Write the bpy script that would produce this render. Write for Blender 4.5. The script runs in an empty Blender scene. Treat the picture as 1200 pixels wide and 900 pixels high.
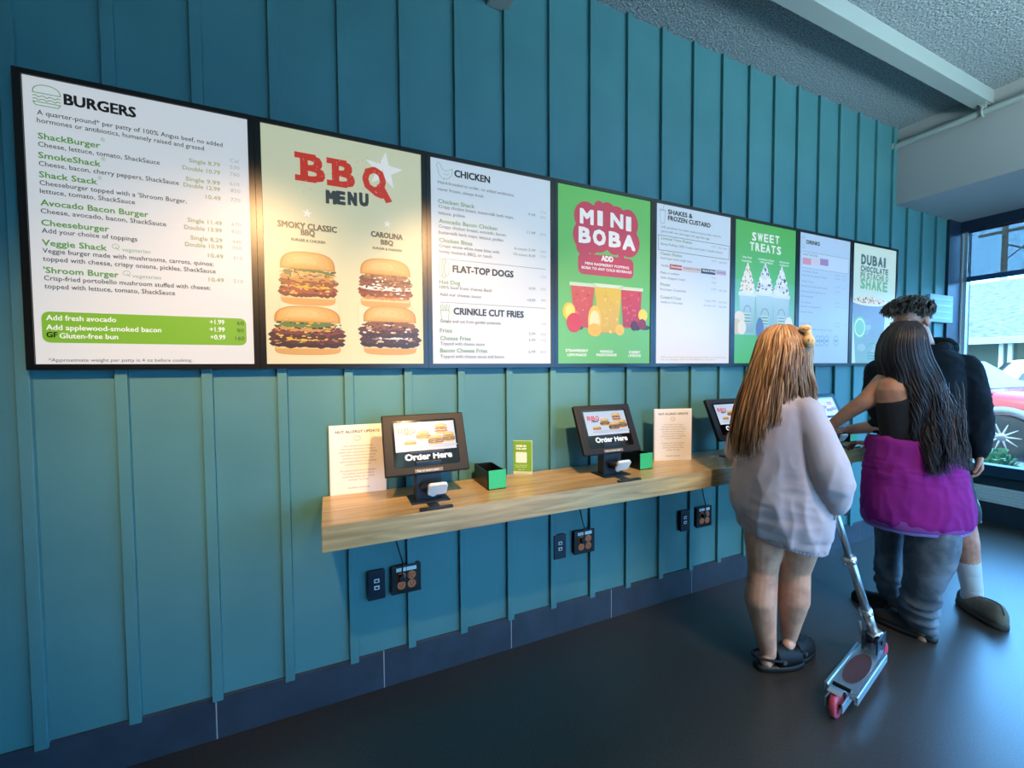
import bpy, bmesh, math, random
import numpy as np
from mathutils import Vector, Matrix, noise

SC = bpy.context.scene
COL = SC.collection
PI = math.pi
random.seed(7)

# ------------------------------------------------------------------ camera
FPX = 484.65                       # focal length in pixels of the 1200 x 900 frame
YAW, PITCH, ROLL = 0.41835, 0.03777, 0.00652
CAM = Vector((0.0, -1.85, 1.395))
_f = Vector((math.sin(YAW)*math.cos(PITCH), math.cos(YAW)*math.cos(PITCH), -math.sin(PITCH)))
_r = Vector((math.cos(YAW), -math.sin(YAW), 0))
_d = _f.cross(_r)
CR = _r*math.cos(ROLL) + _d*math.sin(ROLL)
CD = -_r*math.sin(ROLL) + _d*math.cos(ROLL)
CF = _f
cam_data = bpy.data.cameras.new('camera'); cam = bpy.data.objects.new('camera', cam_data); COL.objects.link(cam)
m3 = Matrix((CR, -CD, -CF)).transposed()
cam.matrix_world = Matrix.Translation(CAM) @ m3.to_4x4()
cam_data.sensor_width = 36.0; cam_data.lens = FPX/1200*36.0; cam_data.clip_start = 0.05; cam_data.clip_end = 300
SC.camera = cam

# ------------------------------------------------------------------ exposure
SC.view_settings.view_transform = 'Standard'
SC.view_settings.look = 'None'
SC.view_settings.gamma = 1.0
SC.view_settings.exposure = 0.0
SC.view_settings.use_curve_mapping = False

# ------------------------------------------------------------------ world and lights
w = bpy.data.worlds.new('sky'); SC.world = w; w.use_nodes = True
def _sky():
    nt = w.node_tree; N = nt.nodes; L = nt.links; bg = N['Background']
    tc = N.new('ShaderNodeTexCoord'); sp = N.new('ShaderNodeSeparateXYZ'); L.new(tc.outputs['Generated'], sp.inputs[0])
    mr = N.new('ShaderNodeMapRange'); mr.inputs[1].default_value = -0.6; mr.inputs[2].default_value = 0.75; L.new(sp.outputs[0], mr.inputs[0])
    mx = N.new('ShaderNodeMix'); mx.data_type = 'RGBA'; L.new(mr.outputs[0], mx.inputs[0])
    mx.inputs[6].default_value = (4.6, 7.6, 8.8, 1); mx.inputs[7].default_value = (2.6, 8.2, 16.5, 1)   # hazy white round to clear blue
    L.new(mx.outputs[2], bg.inputs[0]); bg.inputs[1].default_value = 1.0
_sky()

def lamp(name, kind, loc, target, energy, color, **kw):
    l = bpy.data.lights.new(name, kind); l.energy = energy; l.color = color
    for k, v in kw.items(): setattr(l, k, v)
    o = bpy.data.objects.new(name, l); COL.objects.link(o); o.location = loc
    o.rotation_euler = (Vector(target)-Vector(loc)).to_track_quat('-Z', 'Y').to_euler()
    return o
lamp('sun', 'SUN', (0, 0, 10), (3.2, 1.0, 5.0), 5.0, (1, 0.86, 0.66), angle=0.01)
WARM = (1.0, 0.57, 0.25)
for n_, (lx, e_) in enumerate(((-0.35, 265), (0.57, 320), (1.5, 205), (2.4, 60))):      # pendant spots along the counter
    lamp('pendant_spot', 'SPOT', (lx, -1.5, 2.45), (lx+.06, 0, 1.33), e_, WARM, spot_size=0.92, spot_blend=1.0, shadow_soft_size=0.03)
for lx, ly, e_ in ((-1.6, -3.4, 20), (0.8, -3.2, 55), (3.0, -2.6, 135)):                              # added unseen fill lamps that brighten the ceiling and room
    lamp('fill_uplight', 'AREA', (lx, ly, 2.3), (lx, ly, 4), e_, (0.72, 0.97, 0.96), shape='SQUARE', size=0.8)

lamp('fill_spot', 'SPOT', (1.9, -2.6, 3.2), (2.2, -.7, .5), 240, (1, .78, .62), spot_size=0.75, spot_blend=1.0, shadow_soft_size=0.2)  # added unseen spot, warm fill on the people

# ------------------------------------------------------------------ helpers
def lin(c):
    if isinstance(c, str):
        c = c.lstrip('#'); c = tuple(int(c[i:i+2], 16) for i in (0, 2, 4))
    o = []
    for v in c[:3]:
        v = v/255.0
        o.append(v/12.92 if v <= 0.04045 else ((v+0.055)/1.055)**2.4)
    return (o[0], o[1], o[2], 1.0)

def mat(name, color, rough=0.5, metal=0.0, spec=0.5, bump=None, vary=None, emit=0.0, coat=0.0, attr=False, sss=0.0, base_mul=1.0, stretch=None):
    m = bpy.data.materials.new(name); m.use_nodes = True
    nt = m.node_tree; N = nt.nodes; L = nt.links; b = N['Principled BSDF']
    c = lin(color) if not (isinstance(color, tuple) and len(color) == 4) else color
    b.inputs['Base Color'].default_value = c
    b.inputs['Roughness'].default_value = rough; b.inputs['Metallic'].default_value = metal
    b.inputs['Specular IOR Level'].default_value = spec
    b.inputs['Coat Weight'].default_value = coat
    if sss: b.inputs['Subsurface Weight'].default_value = sss; b.inputs['Subsurface Radius'].default_value = (0.02, 0.008, 0.004)
    src = None
    tc = N.new('ShaderNodeTexCoord'); vec = tc.outputs['Object']
    if stretch:
        mp = N.new('ShaderNodeMapping'); mp.inputs['Scale'].default_value = stretch; L.new(vec, mp.inputs[0]); vec = mp.outputs[0]
    if attr:
        a = N.new('ShaderNodeAttribute'); a.attribute_name = 'Col'; src = a.outputs['Color']
    if vary:
        scale, c2, lo, hi = vary
        n = N.new('ShaderNodeTexNoise'); n.inputs['Scale'].default_value = scale; n.inputs['Detail'].default_value = 6
        L.new(vec, n.inputs['Vector'])
        r = N.new('ShaderNodeMapRange'); r.inputs[1].default_value = lo; r.inputs[2].default_value = hi
        L.new(n.outputs['Fac'], r.inputs[0])
        mx = N.new('ShaderNodeMix'); mx.data_type = 'RGBA'
        L.new(r.outputs[0], mx.inputs[0]); mx.inputs[7].default_value = lin(c2)
        if src: L.new(src, mx.inputs[6])
        else: mx.inputs[6].default_value = c
        src = mx.outputs[2]
    if src:
        if base_mul != 1.0:
            mm = N.new('ShaderNodeMix'); mm.data_type = 'RGBA'; mm.blend_type = 'MULTIPLY'; mm.inputs[0].default_value = 1
            L.new(src, mm.inputs[6]); mm.inputs[7].default_value = (base_mul,)*3+(1,); L.new(mm.outputs[2], b.inputs['Base Color'])
        else: L.new(src, b.inputs['Base Color'])
    if emit:
        b.inputs['Emission Strength'].default_value = emit
        if src: L.new(src, b.inputs['Emission Color'])
        else: b.inputs['Emission Color'].default_value = c
    if bump:
        scale, strength, dist = bump
        n = N.new('ShaderNodeTexNoise'); n.inputs['Scale'].default_value = scale; n.inputs['Detail'].default_value = 4
        L.new(vec, n.inputs['Vector'])
        bp = N.new('ShaderNodeBump'); bp.inputs['Strength'].default_value = strength; bp.inputs['Distance'].default_value = dist
        L.new(n.outputs['Fac'], bp.inputs['Height']); L.new(bp.outputs[0], b.inputs['Normal'])
    return m

OFF = {}
def empty(name, loc, label=None, cat=None, group=None, rz=0.0):
    o = bpy.data.objects.new(name, None); COL.objects.link(o); o.location = loc; o.rotation_euler = (0, 0, rz)
    o.empty_display_size = 0.1
    OFF[o.name] = Vector(loc)
    tag(o, label, cat, group); return o
def tag(o, label=None, cat=None, group=None, kind=None):
    if label: o['label'] = label
    if cat: o['category'] = cat
    if group: o['group'] = group
    if kind: o['kind'] = kind
    return o
def obj(name, bm, m, parent=None, smooth=False, local=False, label=None):
    me = bpy.data.meshes.new(name)
    off = Vector((0, 0, 0))
    if parent is not None:
        off = OFF[parent.name]
        if not local and off.length: bm.transform(Matrix.Translation(-off))
    bm.normal_update(); bm.to_mesh(me); bm.free()
    if m: me.materials.append(m)
    if smooth: me.polygons.foreach_set('use_smooth', [True]*len(me.polygons))
    o = bpy.data.objects.new(name, me); COL.objects.link(o)
    if parent is not None: o.parent = parent; OFF[o.name] = off
    else: OFF[o.name] = Vector((0, 0, 0))
    if label: o['label'] = label
    return o
def struct(name, bm, m, parent=None, smooth=False):
    o = obj(name, bm, m, parent, smooth)
    if parent is None: o['kind'] = 'structure'
    return o
def B(): return bmesh.new()

def box(bm, x0, x1, y0, y1, z0, z1, bev=0.0, M=None, seg=2):
    t = bmesh.new(); bmesh.ops.create_cube(t, size=1)
    for v in t.verts:
        v.co = Vector((x0+(v.co.x+.5)*(x1-x0), y0+(v.co.y+.5)*(y1-y0), z0+(v.co.z+.5)*(z1-z0)))
    if bev: bmesh.ops.bevel(t, geom=t.edges[:], offset=bev, segments=seg, affect='EDGES', profile=0.5)
    if M: t.transform(M)
    merge(bm, t)
def merge(bm, t):
    me = bpy.data.meshes.new('tmp'); t.to_mesh(me); t.free(); bm.from_mesh(me); bpy.data.meshes.remove(me)
def prism(bm, pts, h, M=None, bev=0):
    """polygon in xy extruded from z=0 to z=h"""
    t = bmesh.new(); vs = [t.verts.new((p[0], p[1], 0)) for p in pts]; f = t.faces.new(vs)
    r = bmesh.ops.extrude_face_region(t, geom=[f])
    for v in [g for g in r['geom'] if isinstance(g, bmesh.types.BMVert)]: v.co.z += h
    bmesh.ops.recalc_face_normals(t, faces=t.faces[:])
    if bev: bmesh.ops.bevel(t, geom=t.edges[:], offset=bev, segments=2, affect='EDGES', profile=0.5)
    if M: t.transform(M)
    merge(bm, t)
def basis(axis):
    a = Vector(axis).normalized(); h = Vector((0, 0, 1)) if abs(a.z) < .9 else Vector((1, 0, 0))
    x = h.cross(a).normalized(); return x, a.cross(x), a
def skinrings(bm, rings, close=False, cap=True):
    V = [[bm.verts.new(p) for p in r] for r in rings]
    n = len(V[0]); m = len(V)
    for i in range(m-1 if not close else m):
        A, Bq = V[i], V[(i+1) % m]
        for j in range(n): bm.faces.new((A[j], A[(j+1) % n], Bq[(j+1) % n], Bq[j]))
    if cap and not close:
        bm.faces.new(V[0][::-1]); bm.faces.new(V[-1])
def cap(bm, p0, r0, p1, r1, seg=14, hs=4):
    """tapered capsule"""
    p0, p1 = Vector(p0), Vector(p1); x, y, a = basis(p1-p0) if (p1-p0).length > 1e-6 else basis((0, 0, 1))
    rings = []
    def ring(c, r): return [c+(x*math.cos(2*PI*k/seg)+y*math.sin(2*PI*k/seg))*r for k in range(seg)]
    for i in range(hs+1):
        t = -PI/2+.15+(PI/2-.15)*i/hs; rings.append(ring(p0+a*math.sin(t)*r0, math.cos(t)*r0))
    for i in range(hs+1):
        t = (PI/2-.15)*i/hs; rings.append(ring(p1+a*math.sin(t)*r1, math.cos(t)*r1))
    skinrings(bm, rings)
def chain(bm, pts, rs, seg=14):
    for i in range(len(pts)-1): cap(bm, pts[i], rs[i], pts[i+1], rs[i+1], seg)
def cyl(bm, p0, p1, r0, r1=None, seg=20):
    r1 = r0 if r1 is None else r1
    p0, p1 = Vector(p0), Vector(p1); x, y, a = basis(p1-p0)
    skinrings(bm, [[c+(x*math.cos(2*PI*k/seg)+y*math.sin(2*PI*k/seg))*r for k in range(seg)] for c, r in ((p0, r0), (p1, r1))])
def tube(bm, pts, r, seg=8, closed=False):
    pts = [Vector(p) for p in pts]; rings = []; n = len(pts); up = None
    for i, p in enumerate(pts):
        if closed: t = (pts[(i+1) % n]-pts[i-1])
        else: t = pts[min(i+1, n-1)]-pts[max(i-1, 0)]
        t.normalize()
        if up is None: x, y, _ = basis(t); up = x
        x = (up-t*up.dot(t)).normalized(); y = t.cross(x); up = x
        rr = r[i] if isinstance(r, (list, tuple)) else r
        rings.append([p+(x*math.cos(2*PI*k/seg)+y*math.sin(2*PI*k/seg))*rr for k in range(seg)])
    skinrings(bm, rings, close=closed)
def ell(bm, c, rad, ax=None, sub=3):
    t = bmesh.new(); bmesh.ops.create_icosphere(t, subdivisions=sub, radius=1)
    R, F, U = ax if ax else (Vector((1, 0, 0)), Vector((0, 1, 0)), Vector((0, 0, 1)))
    for v in t.verts:
        q = v.co.copy(); v.co = Vector(c)+R*(q.x*rad[0])+F*(q.y*rad[1])+U*(q.z*rad[2])
    merge(bm, t)
def lathe(bm, prof, M=None, seg=24):
    """profile (r,z) turned about z"""
    t = bmesh.new()
    skinrings(t, [[Vector((r*math.cos(2*PI*k/seg), r*math.sin(2*PI*k/seg), z)) for k in range(seg)] for r, z in prof])
    if M: t.transform(M)
    merge(bm, t)
def frame_matrix(o, x, y, z):
    m = Matrix((Vector(x), Vector(y), Vector(z))).transposed().to_4x4(); m.translation = Vector(o); return m

# points of the place measured on its own planes (wall y = Y, level z = Z, plane x = X)
def ray(px, py): return CR*((px-600)/FPX)+CD*((py-450)/FPX)+CF
def W(px, py, Y=0.0):
    v = ray(px, py); return CAM+v*((Y-CAM.y)/v.y)
def G(px, py, Z=0.0):
    v = ray(px, py); return CAM+v*((Z-CAM.z)/v.z)
def XP(px, py, X):
    v = ray(px, py); return CAM+v*((X-CAM.x)/v.x)

# ------------------------------------------------------------------ flat printed artwork: coloured polygons on a plane
class Art:
    def __init__(s): s.v = []; s.f = []; s.c = []; s.n = 0
    def poly(s, pts, color, layer=1):
        s.n += 1; layer += s.n*1e-4; b = len(s.v); s.v += [(p[0], p[1], layer) for p in pts]; s.f.append(list(range(b, b+len(pts))))
        cols = [lin(c) for c in color] if isinstance(color, list) else [lin(color)]*len(pts)
        s.c += cols
    def rect(s, x0, x1, z0, z1, color, layer=1): s.poly([(x0, z0), (x1, z0), (x1, z1), (x0, z1)], color, layer)
    def rrect(s, x0, x1, z0, z1, r, color, layer=1):
        p = []
        for cx, cz, a in ((x1-r, z0+r, -90), (x1-r, z1-r, 0), (x0+r, z1-r, 90), (x0+r, z0+r, 180)):
            for k in range(5): t = math.radians(a+k*22.5); p.append((cx+r*math.cos(t), cz+r*math.sin(t)))
        s.poly(p, color, layer)
    def disc(s, cx, cz, rx, rz, color, layer=1, n=20, wob=0, rng=random):
        s.poly([(cx+rx*math.cos(2*PI*k/n)*(1+wob*rng.uniform(-1, 1)), cz+rz*math.sin(2*PI*k/n)*(1+wob*rng.uniform(-1, 1))) for k in range(n)], color, layer)
    def line(s, pts, wd, color, layer=1):
        for (a, b), (c, d) in zip(pts[:-1], pts[1:]):
            l = math.hypot(c-a, d-b) or 1; nx, nz = -(d-b)/l*wd/2, (c-a)/l*wd/2
            ex, ez = (c-a)/l*wd*.3, (d-b)/l*wd*.3
            s.poly([(a-ex-nx, b-ez-nz), (c+ex-nx, d+ez-nz), (c+ex+nx, d+ez+nz), (a-ex+nx, b-ez+nz)], color, layer)
    def text(s, body, x, z, caph, color, width=None, bold=0.0, align='l', layer=3):
        vs, fs, wd = text_mesh(body)
        k = caph/CAPH; kx = k if width is None else width/max(wd, 1e-6)
        x0 = x - (0 if align == 'l' else wd*kx/2 if align == 'c' else wd*kx); g = bold*k
        for dx, dz in (((0, 0),) if not bold else ((-g, -g*.7), (g, -g*.7), (g, g*.7), (-g, g*.7)) if bold < .04 else ((-g, -g*.8), (g, -g*.8), (g, g*.8), (-g, g*.8), (0, -g), (0, g), (0, 0))):
            layer += .004; b = len(s.v); s.v += [(x0+p[0]*kx+dx, z+p[1]*k+dz, layer) for p in vs]
            for f in fs: s.f.append([b+i for i in f])
            s.c += [lin(color)]*len(vs)
    def build(s, name, mp, m, parent=None, step=0.0004, label=None):
        """mp: (u, v, lift) -> local point"""
        lv = sorted(set(p[2] for p in s.v)); base = {'display': 0.0, 'burger_picture': .0012, 'drink_picture': .0012, 'fruit_picture': .0022, 'lettering': .0034}.get(name, .0002) if step == .0004 else .0002; rk = {l: base+i*1.1e-5*step/.0004 for i, l in enumerate(lv)}
        me = bpy.data.meshes.new(name)
        me.from_pydata([mp(u, v, rk[l]) for u, v, l in s.v], [], s.f)
        at = me.color_attributes.new('Col', 'FLOAT_COLOR', 'POINT')
        at.data.foreach_set('color', np.array(s.c, dtype=np.float32).ravel())
        me.materials.append(m); me.update()
        o = bpy.data.objects.new(name, me); COL.objects.link(o)
        if parent is not None: o.parent = parent; OFF[o.name] = OFF[parent.name]
        if label: o['label'] = label
        return o
_tc = {}
def text_mesh(body):
    k = body
    if k in _tc: return _tc[k]
    cu = bpy.data.curves.new('lettering', 'FONT'); cu.body = body; cu.size = 1.0; cu.resolution_u = 2
    o = bpy.data.objects.new('lettering', cu); COL.objects.link(o)
    me = o.to_mesh()
    vs = [(v.co.x, v.co.y) for v in me.vertices]; fs = [list(p.vertices) for p in me.polygons]
    o.to_mesh_clear(); bpy.data.objects.remove(o); bpy.data.curves.remove(cu)
    if vs:
        x0 = min(v[0] for v in vs); wd = max(v[0] for v in vs)-x0; vs = [(a-x0, b) for a, b in vs]
    else: wd = 0.3
    _tc[k] = (vs, fs, wd); return _tc[k]
CAPH = max(v[1] for v in text_mesh('H')[0])
# ================================================================== the room
M_wall = mat('teal paint', '#467b7e', 0.55, bump=(220, 0.12, 0.002), vary=(3.0, '#3f7376', 0.35, 0.7))
M_batten = M_wall
M_base = mat('blue grey tile', '#28313b', 0.5, vary=(9, '#333c48', 0.35, 0.7))
M_grout = mat('pale grout', '#9aa0a0', 0.8)
M_floor = bpy.data.materials.new('dark polished concrete'); M_floor.use_nodes = True
def _floor():
    nt = M_floor.node_tree; N = nt.nodes; L = nt.links; b = N['Principled BSDF']
    tc = N.new('ShaderNodeTexCoord')
    n1 = N.new('ShaderNodeTexNoise'); n1.inputs['Scale'].default_value = 170; n1.inputs['Detail'].default_value = 3; L.new(tc.outputs['Object'], n1.inputs['Vector'])
    n2 = N.new('ShaderNodeTexNoise'); n2.inputs['Scale'].default_value = 1.2; n2.inputs['Detail'].default_value = 1.5; L.new(tc.outputs['Object'], n2.inputs['Vector'])
    r1 = N.new('ShaderNodeValToRGB'); e = r1.color_ramp.elements
    e[0].position = .36; e[0].color = lin('#221f1c'); e[1].position = .72; e[1].color = lin('#474037'); L.new(n1.outputs[0], r1.inputs[0])
    mx = N.new('ShaderNodeMix'); mx.data_type = 'RGBA'; mx.blend_type = 'MULTIPLY'; mx.inputs[0].default_value = .55
    r2 = N.new('ShaderNodeValToRGB'); r2.color_ramp.elements[0].position = .3; r2.color_ramp.elements[0].color = (.45, .45, .45, 1); r2.color_ramp.elements[1].position = .7
    L.new(n2.outputs[0], r2.inputs[0]); L.new(r1.outputs[0], mx.inputs[6]); L.new(r2.outputs[0], mx.inputs[7]); L.new(mx.outputs[2], b.inputs['Base Color'])
    mr = N.new('ShaderNodeMapRange'); mr.inputs[3].default_value = .33; mr.inputs[4].default_value = .42; L.new(n2.outputs[0], mr.inputs[0]); L.new(mr.outputs[0], b.inputs['Roughness'])
    bp = N.new('ShaderNodeBump'); bp.inputs['Strength'].default_value = .04; bp.inputs['Distance'].default_value = .002; L.new(n1.outputs[0], bp.inputs['Height']); L.new(bp.outputs[0], b.inputs['Normal'])
    b.inputs['Specular IOR Level'].default_value = 1.0
_floor()
M_ceil = mat('grey sprayed acoustic ceiling', '#a9afb1', 0.95, bump=(85, 1.0, 0.02), vary=(110, '#6f787d', 0.42, 0.62))
M_beam = mat('pale painted beam', '#979d99', 0.6)
M_bulk = mat('grey plaster', '#9d9c9c', 0.8)
M_room = mat('pale plaster', '#a9a9a4', 0.85)
M_navy = mat('navy window metal', '#16283c', 0.4)
M_alu = mat('pale aluminium trim', '#c8d4da', 0.35, metal=0.3)
M_white = mat('white ribbed panel', '#b9c3c6', 0.6)
M_black = mat('black plastic', '#0d0e10', 0.35)

XW, CEIL = 5.33, 3.30
b = B(); box(b, -4, 5.6, -6, 0.15, -0.12, 0); struct('floor', b, M_floor)
b = B(); box(b, -4, 5.6, -6, 0.15, CEIL, CEIL+.15); struct('ceiling', b, M_ceil)
b = B(); box(b, -4, XW+.12, 0, 0.15, 0, CEIL); wall = struct('wall_back', b, M_wall)
for i in range(-3, 26):
    x0 = -0.9047+0.2414*i
    b = B(); box(b, x0, x0+0.034, -0.019, 0.0, 0.150, CEIL if x0 < 4.255 else 2.701, bev=0.0015, seg=1); obj('batten', b, M_batten, wall)
b = B()
for k in range(-6, 10):
    xa = 0.197+0.609*k
    box(b, max(xa, -4)+.002, min(xa+.609, XW)-.002, -0.011, 0, 0, 0.163, bev=.001, seg=1)
bb = struct('baseboard_back', b, M_base)
b = B(); box(b, -4, XW, -0.0095, -0.001, 0, 0.162); obj('grout', b, M_grout, bb)
b = B(); box(b, -4.15, -4, -6, .15, 0, CEIL); struct('wall_left', b, M_room)
b = B(); box(b, -4.15, 1.0, -5.15, -5, 0, CEIL); box(b, 1.0, 5.6, -5.15, -5, 0, .2); box(b, 1.0, 5.6, -5.15, -5, 2.5, CEIL); box(b, 5.2, 5.6, -5.15, -5, .2, 2.5); struct('wall_rear', b, M_room)  # rear opening sized to admit added ambient light
b = B(); box(b, 4.255, 5.6, -6, -0.0, 2.701, CEIL); struct('trim_bulkhead', b, M_bulk)
b = B(); box(b, -4, 4.255, -0.53, -0.44, 3.205, CEIL, bev=.004); struct('trim_beam', b, M_beam)
b = B(); box(b, 0.705, 0.812, -6, -0.0, 3.07, CEIL, bev=.004); struct('trim_joist', b, M_beam)
# window wall
b = B()
box(b, XW, XW+.27, -6, 0.15, 0, 0.18)
box(b, XW+.03, XW+.27, -6, 0.15, 0.18, 0.42)
box(b, XW, XW+.27, 0.0, 0.15, 0.42, 2.70)
box(b, XW, XW+.27, -6, -5.4, 0.42, 2.70)
struct('wall_right', b, mat('dark base paint', '#1a2430', 0.5))
b = B()
for k in range(6): box(b, XW-.008, XW+.05, -5.9, -.02, 0.184+k*.0235, 0.184+k*.0235+.021, bev=.003, seg=1)
struct('trim_sill_panel', b, M_white)
b = B()
box(b, XW-.03, XW+.09, -5.4, -.0, 0.42, 0.518, bev=.004)
box(b, XW-.02, XW+.09, -5.4, -.0, 2.605, 2.701, bev=.004)
for y in (-2.0, -3.7): box(b, XW-.02, XW+.09, y-.04, y+.04, .5, 2.62, bev=.004)
win = struct('window_1', b, M_navy)
b = B(); box(b, XW+.03, XW+.08, -.055, -.0, .518, 2.605, bev=.003); box(b, XW+.02, XW+.04, -.028, -.018, .518, 2.605); obj('frame', b, M_alu, win)
M_glass = bpy.data.materials.new('window glass'); M_glass.use_nodes = True
def _glass(m, tint, fac):
    nt = m.node_tree; N = nt.nodes; L = nt.links; N.remove(N['Principled BSDF'])
    t = N.new('ShaderNodeBsdfTransparent'); t.inputs[0].default_value = tint
    g = N.new('ShaderNodeBsdfGlossy'); g.inputs['Roughness'].default_value = .02
    mx = N.new('ShaderNodeMixShader'); mx.inputs[0].default_value = fac
    L.new(t.outputs[0], mx.inputs[1]); L.new(g.outputs[0], mx.inputs[2]); L.new(mx.outputs[0], N['Material Output'].inputs[0])
_glass(M_glass, (.93, .97, 1, 1), .05)
b = B(); box(b, XW+.055, XW+.061, -5.4, -.05, .51, 2.61); obj('pane', b, M_glass, win)
M_film = bpy.data.materials.new('blue sun shade film'); M_film.use_nodes = True
_glass(M_film, (.28, .265, .25, 1), .03)
t = empty('window_shade', (XW+.02, -1.0, 2.15), 'translucent blue roller shade pulled part way down the shop window', 'window shade')
b = B(); box(b, XW+.018, XW+.021, -1.97, -.06, 2.19, 2.605); obj('film', b, M_film, t)
b = B(); box(b, XW+.008, XW+.03, -1.97, -.06, 2.155, 2.20, bev=.004); obj('bottom_bar', b, mat('blue metal bar', '#1d466e', .4), t)
b = B(); box(b, 5.105, XW, -.022, 0, 0, 2.70, bev=.002); struct('trim_corner_post', b, M_navy)
t = empty('wall_panel', (4.95, -.02, 1.9), 'pale blank utility panel on teal wall beside the dark corner post', 'wall panel')
b = B(); box(b, 4.74, 5.150, -.045, -.019, 1.775, 2.015, bev=.005); obj('cover', b, mat('pale blue grey plate', '#8fa9b2', .5), t)
b = B()
for k in range(4): box(b, 4.78, 5.11, -.048, -.044, 1.80+k*.055, 1.82+k*.055, bev=.001, seg=1)
obj('louvre', b, mat('pale louvre', '#a4b9c0', .5), t)
b = B()
for x in (1.0, 2.4, 3.95, 5.14): box(b, x, x+.06, -5.1, -5.04, .2, 2.5, bev=.004)
for z_ in (.2, 2.44): box(b, 1.0, 5.2, -5.1, -5.04, z_, z_+.06, bev=.004)
fill_win = struct('window_fill', b, M_navy)  # unseen rear window, added to let ambient sky light in
b = B(); box(b, 1.03, 5.17, -5.074, -5.068, .23, 2.47); obj('pane', b, M_glass, fill_win)
# sprinkler pipe
t = empty('sprinkler_pipe', (4.19, -2.5, 3.15), 'pale painted pipe running along the bulkhead under the ceiling', 'pipe')
b = B(); cyl(b, (4.19, .0, 3.15), (4.19, -6, 3.15), .0215); cyl(b, (4.19, .0, 3.15), (4.19, -.012, 3.15), .036); obj('tube', b, M_beam, t, smooth=False)
b = B()
tube(b, [(4.19+.03*math.cos(a), -.50, 3.15+.03*math.sin(a)) for a in np.linspace(0, 2*PI, 20, endpoint=False)], .006, closed=True)
box(b, 4.18, 4.20, -.515, -.485, 3.17, 3.235, bev=.002); box(b, 4.165, 4.25, -.52, -.48, 3.2, 3.212, bev=.002); cyl(b, (4.19, -.5, 3.2), (4.19, -.5, 3.30), .006)
obj('hanger', b, M_beam, t)
# ================================================================== the row of menu boards
M_bezel = mat('black bezel', '#08090b', 0.3, spec=0.5)
M_art = mat('lit screen', '#ffffff', 0.38, attr=True, emit=0.66, base_mul=0.25)
YF = -0.036
BX0, BP, BW, BZ0, BZ1 = -0.846, 0.6353, 0.595, 1.4177, 2.315
def zz(ox, oy, s):
    def f(a, c):
        p = W(ox+a/s, oy+c/s, YF); return p.x, p.z
    return f
def wallmap(u, v, l): return (u, YF-l, v)
GREEN, DARK, GREY = '#5f9a48', '#23282c', '#4b5054'

def rows(art, z, lst, color, cap_h, bold=0.0, layer=3):
    for a, c, e, s in lst:
        x0, zz0 = z(a, c); x1, _ = z(e, c+(e-a)*.1)
        art.text(s, x0, zz0, cap_h, color, width=x1-x0, bold=bold, layer=layer)

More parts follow.
